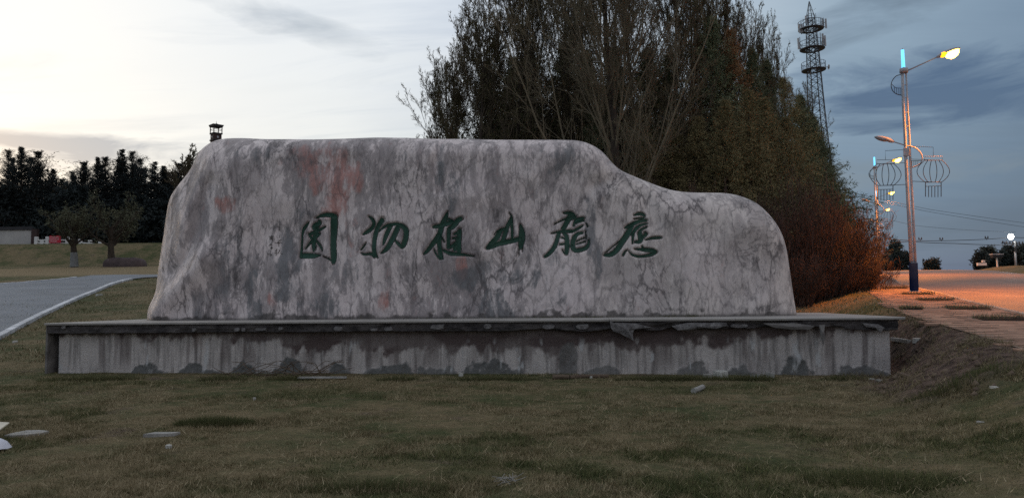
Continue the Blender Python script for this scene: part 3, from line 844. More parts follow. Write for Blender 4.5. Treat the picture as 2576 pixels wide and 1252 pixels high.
def front_depth(X, Z):
    """local Y of the unengraved front face"""
    d = dist_out(X, Z)
    Rr = np.interp(X, [-7.2, -6.4, -5.6, -4.5, 3.5, 5.2, 6.4], [2.3, 1.7, 0.9, 0.60, 0.60, 0.85, 1.25])
    q = 1 - np.clip(d / Rr, 0, 1)
    pw = 2.3
    f = (1 - q ** pw) ** (1 / pw)
    y = SY - T_ST * f
    am = smooth(0.0, 0.5, d)
    y = y + am * ((fbm(X * 0.45, Z * 0.6, 0, 201, 3) - 0.5) * 0.34 + (fbm(X * 2.2, Z * 1.1, 0, 203, 4) - 0.5) * 0.07)
    y = y - 0.26 * ridge(X, Z, [(400, 790), (420, 755), (460, 722), (500, 690), (530, 655)], 0.34) * smooth(0.05, 0.6, d)
    y = y + 0.12 * ridge(X, Z, [(440, 690), (480, 640), (505, 570), (530, 470)], 0.26) * am
    y = y - 0.09 * ridge(X, Z, [(455, 640), (470, 560), (500, 470), (530, 400)], 0.20) * am
    y = y + 0.10 * ridge(X, Z, [(1110, 365), (1100, 420), (1115, 480)], 0.12) * am
    y = y + 0.10 * ridge(X, Z, [(1500, 470), (1560, 450), (1620, 500), (1650, 560)], 0.20) * am
    return y
def back_depth(X, Z):
    d = dist_out(X, Z); q = 1 - np.clip(d / 0.8, 0, 1)
    return SY + T_ST * (1 - q ** 2.2) ** (1 / 2.2) + smooth(0, 0.5, d) * (fbm(X * 0.6, Z * 0.7, 5, 205, 4) - 0.5) * 0.4
def coons(nu, nv):
    Lc, Rc, Tc = spl(LL, nv), spl(RR, nv), spl(TT, nu)
    # concentrate rows towards the upper edge a little by leaving them uniform along the sides
    Bc = np.stack([np.linspace(LL[0, 0], RR[0, 0], nu), np.full(nu, ZB)], -1)
    dT = np.concatenate([[0], np.cumsum(np.linalg.norm(np.diff(Tc, axis=0), axis=1))]); uT = dT / dT[-1]
    u = np.linspace(0, 1, nu)[None, :, None]; v = np.linspace(0, 1, nv)[:, None, None]
    S = (1 - v) * Bc[None] + v * Tc[None] + (1 - u) * Lc[:, None] + u * Rc[:, None] \
        - ((1 - u) * (1 - v) * Bc[0] + u * (1 - v) * Bc[-1] + (1 - u) * v * Tc[0] + u * v * Tc[-1])
    return S[..., 0], S[..., 1]

# --- brush strokes of the six characters: (x, y, width) in enlargements of the photograph
C1 = lambda x, y: ((1150 + x / 3.22) * 0.63889, (820 + y / 3.22) * 0.63889)
C2 = lambda x, y: ((1880 + x / 3.22) * 0.63889, (800 + y / 3.22) * 0.63889)
C3 = lambda x, y: ((1000 + x / 6.26) * 0.63889, (860 + y / 6.26) * 0.63889)
GLY = [
 (C1, 'leftmost character, a box frame around a small figure', [
  [(200,165,6),(165,210,40),(125,260,35),(110,330,22),(105,450,22),(100,560,30),(102,620,35)],
  [(285,125,5),(350,92,35),(430,75,50),(510,88,62),(545,108,66)],
  [(530,95,82),(520,180,95),(515,300,85),(508,420,75),(513,520,75),(525,620,75),(515,690,50)],
  [(105,600,50),(180,600,70),(260,600,62),(350,592,10)],
  [(390,610,5),(440,630,8),(490,660,20)],
  [(325,150,30),(345,185,50),(290,200,55),(250,225,42),(262,262,45),(310,240,55)],
  [(405,228,16),(360,255,25),(300,285,35),(240,305,35),(200,330,30)],
  [(300,260,55),(280,340,62),(255,400,52),(255,470,50),(258,540,20)],
  [(195,320,25),(225,370,28),(245,400,30)],[(335,320,25),(290,350,40)],
  [(240,400,30),(195,455,20),(155,510,12)],[(285,400,20),(330,460,25),(360,500,22),(372,540,8)],[(287,470,15),(285,520,8)]]),
 (C1, 'second character from the left, of slanting strokes', [
  [(970,105,15),(1010,130,35),(1035,175,40),(1030,220,42),(990,265,45),(940,300,45),(895,328,20)],
  [(1145,140,60),(1110,190,58),(1075,250,55),(1050,330,55),(1040,420,50),(1038,520,50),(1050,590,52),(1090,628,8)],
  [(935,440,10),(905,485,22),(865,530,10)],[(870,560,8),(905,585,25),(960,580,20),(1020,575,35),(1045,625,20)],
  [(1100,290,12),(1150,240,25),(1220,207,35),(1320,197,35),(1390,217,50),(1440,265,66),(1448,330,62),(1432,400,62),(1415,460,62),(1395,500,25)],
  [(1390,490,40),(1350,455,38),(1300,400,15)],[(1245,225,50),(1205,300,52),(1175,380,48),(1155,460,20)],
  [(1340,235,60),(1300,330,62),(1260,410,62),(1220,490,58),(1175,545,40),(1125,572,8)]]),
 (C1, 'third character from the left, with a long flat foot', [
  [(1975,40,5),(1955,100,48),(1920,170,60),(1890,240,65),(1870,330,60),(1860,420,55),(1868,520,52),(1880,600,52),(1905,640,18)],
  [(1790,235,35),(1860,225,45),(1940,200,55),(2010,180,50),(2050,160,20)],[(1965,130,30),(2035,160,20)],
  [(1860,330,50),(1820,400,60),(1760,480,50),(1700,550,42),(1665,580,15)],
  [(1888,360,14),(1930,425,10)],[(1795,520,12),(1830,590,20),(1880,640,25)],
  [(2150,130,50),(2100,150,58),(2070,200,58),(2030,240,55),(1990,255,45)],[(1990,250,40),(1985,330,46),(1980,430,42),(1980,500,46)],
  [(2125,275,50),(2120,350,55),(2105,430,70),(2112,520,66),(2120,560,40)],[(2120,295,30),(2055,330,22)],[(2100,370,35),(2030,385,12)],
  [(2085,430,32),(2010,490,36)],[(1910,530,25),(2000,570,46),(2100,580,42),(2200,590,25),(2310,605,5)],[(2070,470,50),(2060,530,40)]]),
 (C2, 'fourth character from the left, a three-peaked mountain shape', [
  [(115,570,40),(180,550,48),(260,510,55),(350,490,55),(450,470,52),(540,445,55)],
  [(400,120,5),(430,165,20),(428,240,32),(435,340,32),(436,440,30)],
  [(425,190,36),(390,260,45),(360,330,52),(340,400,50),(315,470,45)],
  [(350,310,20),(290,345,38),(262,400,60),(225,460,65),(160,520,50),(120,560,30)],
  [(205,400,5),(250,350,15),(310,320,20)],
  [(540,272,30),(555,330,58),(560,400,75),(555,470,78),(548,530,48),(545,570,25)],[(525,480,25),(522,600,6),(522,665,3)],[(568,480,20),(568,610,4)]]),
 (C2, 'fifth character from the left, the densest of the six', [
  [(1090,115,15),(1150,115,40),(1200,120,45),(1225,160,45)],[(1245,165,36),(1180,185,45),(1110,192,20),(1030,225,12),(970,258,8)],
  [(1180,130,58),(1150,200,56),(1110,270,54),(1080,325,52)],[(930,378,8),(1000,360,18),(1080,345,35),(1140,348,38),(1200,340,28)],
  [(1350,180,28),(1280,190,38),(1242,205,36),(1215,280,22)],[(1350,212,22),(1300,218,26),(1245,245,22)],
  [(1335,275,15),(1280,310,28),(1220,345,28),(1160,365,14)],[(1030,370,42),(1010,450,48),(985,530,48),(940,600,48),(890,650,42),(850,675,30)],
  [(1090,370,35),(1125,400,48),(1135,480,56),(1135,560,56),(1125,640,46)],[(1060,430,18),(1100,440,18)],[(1040,520,18),(1110,510,22)],[(1075,590,12),(1100,630,14)],
  [(1335,367,24),(1270,378,40),(1228,420,50),(1207,500,55),(1207,560,55),(1240,600,50),(1310,590,45),(1370,570,42),(1405,530,34),(1413,460,14)],
  [(1365,432,10),(1300,455,13),(1250,480,13)],[(1370,482,10),(1250,515,13)],[(1398,290,14),(1370,240,5)],[(1370,350,6),(1382,450,7)],[(1150,542,16),(1200,522,22)]]),
 (C2, 'rightmost character, leaning with a long left-falling stroke', [
  [(1985,150,12),(2040,130,34),(2090,130,34),(2120,158,28)],[(2115,188,22),(2050,190,14),(1985,197,8)],
  [(2145,215,28),(2060,222,36),(1980,255,42),(1910,290,38),(1870,310,18)],
  [(1960,270,50),(1930,340,60),(1890,410,64),(1840,480,66),(1790,560,62),(1740,620,56),(1680,655,48),(1610,655,30)],
  [(1612,636,8),(1700,560,8),(1800,478,10)],[(2145,258,18),(2080,270,30),(2030,300,34),(1990,345,36),(1950,400,22)],
  [(2145,300,15),(2070,335,24),(2052,380,52),(2075,440,64),(2060,490,46),(1990,492,22)],[(1980,360,28),(1970,430,24),(1965,510,14)],
  [(2120,370,20),(2150,390,36),(2090,430,36)],[(2130,465,8),(2210,442,24),(2290,436,32),(2330,436,18)],
  [(1845,660,20),(1870,610,20),(1900,590,8)],[(1915,600,6),(1960,655,18),(2040,675,25),(2120,670,25),(2200,650,38),(2265,620,30)],
  [(2270,615,28),(2210,597,50),(2140,592,45),(2060,585,28),(1990,578,10)],[(2100,580,28),(2085,540,10)]]),
]
SMALL = [[(545,168),(600,150)],[(550,205),(598,195)],[(600,215),(560,260),(580,300)],[(575,240),(590,290)],[(525,445),(545,478)],[(570,410),(606,405),(600,465),(575,470)],
 [(555,525),(635,520)],[(540,560),(605,548)],[(490,592),(640,582)],[(540,605),(600,600)],[(568,560),(588,690)],[(545,740),(500,805)],[(532,760),(530,910)],[(490,850),(552,830)],
 [(605,770),(595,830),(560,862)],[(625,850),(690,863)],[(335,436),(455,430)],[(390,400),(392,505)],[(350,465),(432,460)],[(430,480),(432,560)],[(350,500),(420,500)],
 [(410,600),(342,668)],[(370,640),(428,635)],[(400,700),(432,698)],[(380,722),(442,716)],[(415,690),(416,742)],[(310,862),(388,855)],[(360,882),(420,880)],[(398,902),(432,896)]]
GY_PLANE = SY - T_ST
PXM = 18.3 / 1950.0                         # metres per measured pixel on the face
def stroke_loc(fn, st, scale):
    out = []
    for p in st:
        u, v = fn(p[0], p[1]); x, z = on_plane(u, v, GY_PLANE)
        w = (p[2] if len(p) > 2 else 8) / scale * 0.63889 * PXM
        out.append((x, z, max(w / 2, 0.004)))
    P = np.array(out)
    if len(P) > 2:                           # smooth the brush line
        d = np.concatenate([[0], np.cumsum(np.linalg.norm(np.diff(P[:, :2], axis=0), axis=1))]); n = max(6, int(d[-1] / 0.025))
        t = np.linspace(0, d[-1], n); Q = np.stack([np.interp(t, d, P[:, k]) for k in range(3)], -1)
        for _ in range(2): Q[1:-1] = 0.25 * Q[:-2] + 0.5 * Q[1:-1] + 0.25 * Q[2:]
        P = Q
    return P
glyph_strokes = [[stroke_loc(fn, st, 3.22) for st in sts] for fn, _, sts in GLY]
small_strokes = [stroke_loc(C3, st, 6.26) for st in SMALL]

NU, NV = 760, 205
SX_, SZ_ = coons(NU, NV)
SYf = front_depth(SX_, SZ_)
rec = np.zeros_like(SX_)
for sts in glyph_strokes:
    for P in sts:
        x0, x1, z0_, z1_ = P[:, 0].min() - .2, P[:, 0].max() + .2, P[:, 1].min() - .2, P[:, 1].max() + .2
        m = np.nonzero((SX_ > x0) & (SX_ < x1) & (SZ_ > z0_) & (SZ_ < z1_))
        if not len(m[0]): continue
        x = SX_[m][:, None]; z = SZ_[m][:, None]; A = P[:-1]; B = P[1:]; D = B - A
        t = np.clip(((x - A[:, 0]) * D[:, 0] + (z - A[:, 1]) * D[:, 1]) / (D[:, 0] ** 2 + D[:, 1] ** 2 + 1e-12), 0, 1)
        dd = (np.hypot(x - A[:, 0] - t * D[:, 0], z - A[:, 1] - t * D[:, 1]) - (A[:, 2] + t * D[:, 2])).min(1)
        rec[m] = np.maximum(rec[m], smooth(0.024, 0.006, dd))
SYr = SYf + 0.075 * rec
nf = NU * NV
I = np.arange(nf).reshape(NV, NU)
Ff = np.stack([I[:-1, :-1], I[:-1, 1:], I[1:, 1:], I[1:, :-1]], -1).reshape(-1, 4)
NU2, NV2 = 300, 70
BX, BZ = coons(NU2, NV2); BY = back_depth(BX, BZ)
J = nf + np.arange(NU2 * NV2).reshape(NV2, NU2)
Fb = np.stack([J[:-1, 1:], J[:-1, :-1], J[1:, :-1], J[1:, 1:]], -1).reshape(-1, 4)
V = np.concatenate([np.stack([SX_, SYr, SZ_], -1).reshape(-1, 3), np.stack([BX, BY, BZ], -1).reshape(-1, 3)])

def blob_field(X, Z, blobs, warp=0.5, seed=300):
    n1 = fbm(X * 1.6, Z * 1.1, 0, seed, 5); n2 = fbm(X * 6, Z * 4, 0, seed + 5, 4)
    f = np.zeros_like(X)
    for (u, v, ru, rv, s_) in blobs:
        cx_, cz_ = on_plane(u, v, GY_PLANE)
        d = ((X - cx_) / (ru * PXM)) ** 2 + ((Z - cz_) / (rv * PXM)) ** 2
        f = np.maximum(f, s_ * smooth(2.0, 0.0, d + (n1 - 0.5) * 3.2 * warp * 2 + (n2 - 0.5) * 1.6))
    return f
pink = blob_field(SX_, SZ_, [(790, 400, 62, 42, .85), (840, 440, 62, 52, 1.0), (850, 500, 34, 50, .95), (760, 375, 45, 20, .5), (560, 515, 34, 24, .9), (1160, 672, 14, 34, .9),
    (968, 762, 16, 26, .8), (690, 762, 16, 30, .6), (875, 560, 36, 18, .45), (745, 700, 20, 18, .3), (700, 420, 14, 40, .4), (1270, 640, 14, 12, .3), (850, 600, 60, 60, .25)], 0.35, 300)
dark = blob_field(SX_, SZ_, [(640, 735, 24, 85, .85), (690, 600, 40, 45, .5), (735, 690, 38, 70, .65), (790, 770, 60, 30, .6), (1205, 690, 55, 30, .75), (1245, 770, 40, 45, .7), (1330, 700, 60, 25, .5),
    (1105, 400, 16, 70, .75), (1140, 480, 16, 60, .55), (1430, 410, 50, 45, .55), (1480, 560, 14, 80, .55), (600, 385, 60, 22, .5), (660, 400, 40, 30, .45), (760, 560, 30, 40, .4),
    (860, 700, 50, 50, .4), (1040, 600, 30, 60, .3), (1380, 660, 60, 30, .4), (520, 760, 70, 40, .35), (580, 640, 30, 60, .4), (1890, 560, 22, 60, .25), (1400, 740, 30, 30, .5), (830, 400, 200, 14, .35), (1500, 650, 12, 40, .5)], 0.7, 320)
light = blob_field(SX_, SZ_, [(1440, 720, 50, 55, .75), (1760, 640, 60, 60, .6), (1600, 720, 50, 50, .4), (1700, 520, 80, 30, .4), (1860, 700, 70, 60, .4), (620, 460, 40, 50, .35), (1560, 560, 40, 60, .3), (900, 640, 30, 40, .3), (1190, 520, 30, 60, .3)], 0.6, 340)
right_ = smooth(2.0, 4.0, SX_)
def mat_marble():
    t = NT('veined_marble')
    p = t.pos(scale=(1.0, 0.6, 0.55), rot=(0, 0.12, 0))
    def warped(vec, sc, amt):
        n = t.N.new('ShaderNodeTexNoise'); t.L.new(vec, n.inputs['Vector']); n.inputs['Scale'].default_value = sc
        n.inputs['Detail'].default_value = 5; n.inputs['Roughness'].default_value = 0.62
        s_ = t.N.new('ShaderNodeVectorMath'); s_.operation = 'SUBTRACT'; t.L.new(n.outputs['Color'], s_.inputs[0]); s_.inputs[1].default_value = (0.5, 0.5, 0.5)
        m_ = t.N.new('ShaderNodeVectorMath'); m_.operation = 'SCALE'; t.L.new(s_.outputs[0], m_.inputs[0]); m_.inputs['Scale'].default_value = amt
        a_ = t.N.new('ShaderNodeVectorMath'); a_.operation = 'ADD'; t.L.new(vec, a_.inputs[0]); t.L.new(m_.outputs[0], a_.inputs[1]); return a_.outputs[0]
    def cells(vec, sc):
        v_ = t.N.new('ShaderNodeTexVoronoi'); v_.feature = 'DISTANCE_TO_EDGE'; v_.inputs['Scale'].default_value = sc
        t.L.new(vec, v_.inputs['Vector']); return v_.outputs['Distance']
    c1 = cells(warped(t.pos(scale=(1.0, 0.7, 0.36), rot=(0, 0.38, 0), loc=(2, 1, 4)), 1.6, 0.85), 1.6)
    c2 = cells(warped(t.pos(scale=(1.0, 0.7, 0.40), rot=(0, 0.30, 0), loc=(7, 5, 2)), 3.4, 0.45), 3.8)
    n1 = t.noise(p, 2.3, 9, 0.68, 0.15)
    p2 = t.pos(scale=(1.0, 0.6, 0.34), rot=(0, 0.34, 0), loc=(5, 2, 1)); n2 = t.noise(p2, 3.5, 10, 0.72, 0.35)
    n3 = t.noise(p, 10.0, 7, 0.75, 0.1)
    p4 = t.pos(scale=(1.0, 0.6, 0.42), rot=(0, 0.32, 0), loc=(1, 7, 3)); n4 = t.noise(p4, 1.25, 7, 0.62, 1.6)
    p5 = t.pos(scale=(1.0, 0.6, 0.5), rot=(0, -0.15, 0), loc=(9, 7, 3)); n5 = t.noise(p5, 2.6, 8, 0.65, 1.2)
    base = t.mix(t.ramp(n1, [(0.30, 0.0), (0.66, 1.0)]), (0.53, 0.465, 0.468), (0.74, 0.67, 0.665))
    base = t.mix(t.attr('warm'), base, t.mix(n3, (0.54, 0.485, 0.46), (0.72, 0.665, 0.635)))
    base = t.mix(t.attr('light'), base, (0.72, 0.645, 0.65))
    big = t.noise(t.pos(scale=(1.0, 0.6, 0.5), rot=(0, 0.30, 0), loc=(4, 8, 2)), 0.95, 3, 0.5, 0.3)
    n2g = t.math('MULTIPLY_ADD', t.math('SUBTRACT', big, 0.5), 0.55, n2)
    gfac = t.ramp(n2g, [(0.465, 0.0), (0.500, 0.70), (0.58, 0.92), (0.70, 1.0)])
    gfac = t.math('MULTIPLY', gfac, t.math('SUBTRACT', 1.0, t.math('MULTIPLY', t.attr('warm'), 0.55)))
    gfac = t.math('MULTIPLY', gfac, t.math('SUBTRACT', 1.0, t.math('MULTIPLY', t.attr('light'), 0.9)))
    base = t.mix(t.math('MULTIPLY', gfac, 0.80), base, t.mix(n3, (0.150, 0.138, 0.146), (0.325, 0.292, 0.302)))
    sh = t.math('MULTIPLY', t.math('SUBTRACT', n2, 0.5), 2.6)
    sh3 = t.math('MULTIPLY', t.math('SUBTRACT', n3, 0.5), 1.1)
    def torn(name, lo, hi): return t.ramp(t.math('ADD', t.attr(name), t.math('ADD', sh, sh3)), [(lo, 0.0), (hi, 1.0)])
    base = t.mix(t.math('MULTIPLY', torn('pink', 0.30, 0.90), 0.75), base, t.mix(n3, (0.40, 0.165, 0.140), (0.52, 0.25, 0.215)))
    base = t.mix(t.math('MULTIPLY', torn('dark', 0.45, 0.85), 0.80), base, t.mix(n3, (0.105, 0.116, 0.132), (0.220, 0.228, 0.240)))
    vm = t.ramp(t.noise(t.pos(loc=(3, 3, 9)), 0.9, 4, 0.6), [(0.44, 0.0), (0.60, 1.0)])
    vm2 = t.ramp(t.noise(t.pos(loc=(13, 3, 5)), 1.4, 4, 0.6), [(0.46, 0.0), (0.60, 1.0)])
    v1 = t.math('MULTIPLY', vm, t.ramp(t.math('ABSOLUTE', t.math('SUBTRACT', n4, 0.5)), [(0.0, 0.75), (0.010, 0.40), (0.030, 0.0)]))
    v2 = t.math('MULTIPLY', vm2, t.ramp(t.math('ABSOLUTE', t.math('SUBTRACT', n5, 0.52)), [(0.0, 0.50), (0.010, 0.25), (0.022, 0.0)]))
    e1 = t.math('MULTIPLY', t.ramp(c1, [(0.0, 0.85), (0.020, 0.50), (0.055, 0.0)]), t.math('MAXIMUM', vm, 0.50))
    e2 = t.math('MULTIPLY', t.ramp(c2, [(0.0, 0.60), (0.030, 0.30), (0.080, 0.0)]), t.math('MAXIMUM', vm2, 0.40))
    base = t.mix(e1, base, (0.085, 0.077, 0.082))
    base = t.mix(e2, base, (0.150, 0.135, 0.140))
    base = t.mix(v1, base, (0.090, 0.082, 0.086))
    base = t.mix(v2, base, (0.120, 0.105, 0.110))
    base = t.mix(t.ramp(n3, [(0.62, 0.0), (0.75, 0.35)]), base, (0.50, 0.46, 0.47))
    base = t.mix(t.ramp(n3, [(0.25, 0.4), (0.38, 0.0)]), base, (0.13, 0.12, 0.125))
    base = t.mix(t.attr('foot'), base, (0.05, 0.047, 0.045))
    t.bump(t.math('ADD', n1, t.math('MULTIPLY', n3, 0.5)), 0.45, 0.05)
    return t.fin(base, 0.62, 0.3)
M['marble'] = mat_marble()
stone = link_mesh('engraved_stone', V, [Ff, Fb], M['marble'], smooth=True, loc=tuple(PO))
stone.rotation_euler = (0, 0, PANG)
tag(stone, 'huge veined grey and pink boulder slab with six green characters carved in its face', 'monument stone')
def padb(a): return np.concatenate([a.ravel(), np.zeros(NU2 * NV2)])
set_attr(stone, 'pink', padb(pink * 0.9)); set_attr(stone, 'dark', padb(np.clip(dark * 1.3, 0, 0.97))); set_attr(stone, 'light', padb(light))
set_attr(stone, 'warm', np.concatenate([(right_ * 0.8).ravel(), np.full(NU2 * NV2, 0.3)]))
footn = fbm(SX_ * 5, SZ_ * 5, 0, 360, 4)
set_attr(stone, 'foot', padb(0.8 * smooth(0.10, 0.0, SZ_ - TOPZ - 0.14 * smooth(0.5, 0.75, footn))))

def mat_green():
    t = NT('green_paint'); p = t.pos(); n = t.noise(p, 5, 5, 0.65); f = t.noise(p, 26, 4, 0.7)
    c = t.mix(n, (0.009, 0.036, 0.024), (0.018, 0.082, 0.054))
    c = t.mix(t.ramp(f, [(0.60, 0.0), (0.76, 0.7)]), c, (0.075, 0.12, 0.10))
    t.bump(n, 0.4, 0.03)
    return t.fin(c, 0.55, 0.4)
M['green'] = mat_green()
M['green_dark'] = mottled('faded_inscription_paint', (0.035, 0.045, 0.042), (0.07, 0.08, 0.075), 8, 0.8, bump=0)
def ribbon_mesh(name, strokes, depth, mat, parent, label=None):
    Vs, Fs, n0 = [], [], 0
    for si, P in enumerate(strokes):
        d = np.concatenate([[0], np.cumsum(np.linalg.norm(np.diff(P[:, :2], axis=0), axis=1))]); n = max(3, int(d[-1] / 0.02))
        t = np.linspace(0, d[-1], n); Q = np.stack([np.interp(t, d, P[:, k]) for k in range(3)], -1)
        Tn = np.gradient(Q[:, :2], axis=0); Tn /= np.linalg.norm(Tn, axis=1)[:, None] + 1e-9
        Nn = np.stack([-Tn[:, 1], Tn[:, 0]], -1)
        cols = []
        for wv in (-1, -0.6, 0, 0.6, 1):
            q = Q[:, :2] + Nn * (Q[:, 2:3] * wv)
            cols.append(q)
        # rounded brush ends
        G = np.stack(cols, 1)
        cap0 = Q[0, :2] - Tn[0] * Q[0, 2] * 0.7; cap1 = Q[-1, :2] + Tn[-1] * Q[-1, 2] * 0.7
        pts = np.concatenate([G.reshape(-1, 2), [cap0], [cap1]])
        yy = front_depth(pts[:, 0], pts[:, 1]) + depth - 0.0007 * si
        edge = np.tile([0, 1, 1.4, 1, 0], n); edge = np.concatenate([edge, [0, 0]])
        yy = yy + 0.009 * edge
        Vs.append(np.stack([pts[:, 0], yy, pts[:, 1]], -1))
        I = np.arange(n * 5).reshape(n, 5)
        Fq = [tuple(int(a) + n0 for a in f) for f in np.stack([I[:-1, :-1], I[:-1, 1:], I[1:, 1:], I[1:, :-1]], -1).reshape(-1, 4)]
        c0, c1 = n * 5, n * 5 + 1
        Fq += [(c0 + n0, int(I[0, k]) + n0, int(I[0, k + 1]) + n0) for k in range(4)] + [(c1 + n0, int(I[-1, k + 1]) + n0, int(I[-1, k]) + n0) for k in range(4)]
        Fs += Fq; n0 += len(pts)
    o = link_mesh(name, np.concatenate(Vs), Fs, mat, parent)
    if label: o['label'] = label
    return o
for (fn, lab, _), sts in zip(GLY, glyph_strokes):
    ribbon_mesh('carved_character', sts, 0.040, M['green'], stone, lab)
ribbon_mesh('signature_inscription', small_strokes, -0.004, M['green_dark'], stone, 'two faint columns of tiny dark characters left of the big ones')['kind'] = 'stuff'
# ------------------------------------------------------------------ street lamps
LA = math.radians(-25.0)
LB = at(2300, 735, 32.0); LB[2] = float(zr(LB[1])) + 0.0
LDIR = np.array([math.cos(LA), math.sin(LA), 0]); LNR = np.array([-math.sin(LA), math.cos(LA), 0])
def lc(u, v):
    d = ray(u, v); t = np.dot(LB - ORG, LNR) / np.dot(d, LNR); p = ORG + d * t
    return (float(np.dot(p - LB, LDIR)), 0.0, float(p[2] - LB[2]))
def cat(P, n=8):
    """Catmull-Rom through points"""
    P = [Vector(p) for p in P]; out = []
    for i in range(len(P) - 1):
        a = P[max(i - 1, 0)]; b = P[i]; c = P[i + 1]; d = P[min(i + 2, len(P) - 1)]
        for k in range(n):
            t = k / n
            out.append(0.5 * ((2 * b) + (-a + c) * t + (2 * a - 5 * b + 4 * c - d) * t * t + (-a + 3 * b - 3 * c + d) * t ** 3))
    out.append(P[-1]); return out
def loft(mb, axis_pts, halfw, halfup, halfdn, n=12, side=Vector((0, 1, 0))):
    V = []; m = len(axis_pts); ax = [Vector(p) for p in axis_pts]
    T = (ax[-1] - ax[0]).normalized(); up = side.cross(T) if side.cross(T).z > 0 else T.cross(side)
    for i, p in enumerate(ax):
        for k in range(n):
            a = 2 * PI * k / n; s_ = math.sin(a)
            V.append(p + side * (halfw[i] * math.cos(a)) + up * ((halfup[i] if s_ > 0 else halfdn[i]) * s_))
    F = [(i * n + k, i * n + (k + 1) % n, (i + 1) * n + (k + 1) % n, (i + 1) * n + k) for i in range(m - 1) for k in range(n)]
    F += [tuple(range(n - 1, -1, -1)), tuple(range((m - 1) * n, m * n))]
    mb.add(V, F)
def lamp_head(p0, p1, lit, root):
    p0, p1 = Vector(p0), Vector(p1); D = p1 - p0
    ts = [0, 0.08, 0.22, 0.4, 0.6, 0.8, 0.93, 1.0]
    mb = MB(); loft(mb, [p0 + D * t for t in ts], [0.05, 0.07, 0.12, 0.17, 0.19, 0.17, 0.10, 0.02], [0.05, 0.075, 0.11, 0.13, 0.13, 0.10, 0.06, 0.01], [0.04, 0.06, 0.07, 0.03, 0.03, 0.03, 0.025, 0.01])
    hd = mb.build('lamp_head', M['steel'], root, smooth=True)
    mb = MB(); t2 = [0.30, 0.36, 0.5, 0.65, 0.8, 0.9, 0.94]
    g_ = 1.9 if lit else 0.5  # lit lens bulges deeper to carry part of the glow in its shape
    loft(mb, [p0 + D * t + Vector((0, 0, -0.015)) for t in t2], [0.03, 0.13, 0.175, 0.185, 0.15, 0.09, 0.02], [0.02] * 7, [0.03 * g_, 0.10 * g_, 0.15 * g_, 0.15 * g_, 0.12 * g_, 0.07 * g_, 0.02])
    mb.build('lens', M['sodium'] if lit else M['panel_white'], hd, smooth=True)
    if lit:
        mb = MB(); t3 = [0.14, 0.22, 0.34, 0.42]
        loft(mb, [p0 + D * t + Vector((0, 0, -0.01)) for t in t3], [0.08, 0.125, 0.165, 0.17], [0.08, 0.118, 0.128, 0.02], [0.07, 0.10, 0.10, 0.09])
        mb.build('halo_shell', M['sodium_halo'], hd, smooth=True)  # added glowing shell imitates the halo at the neck of the lit head
    return hd
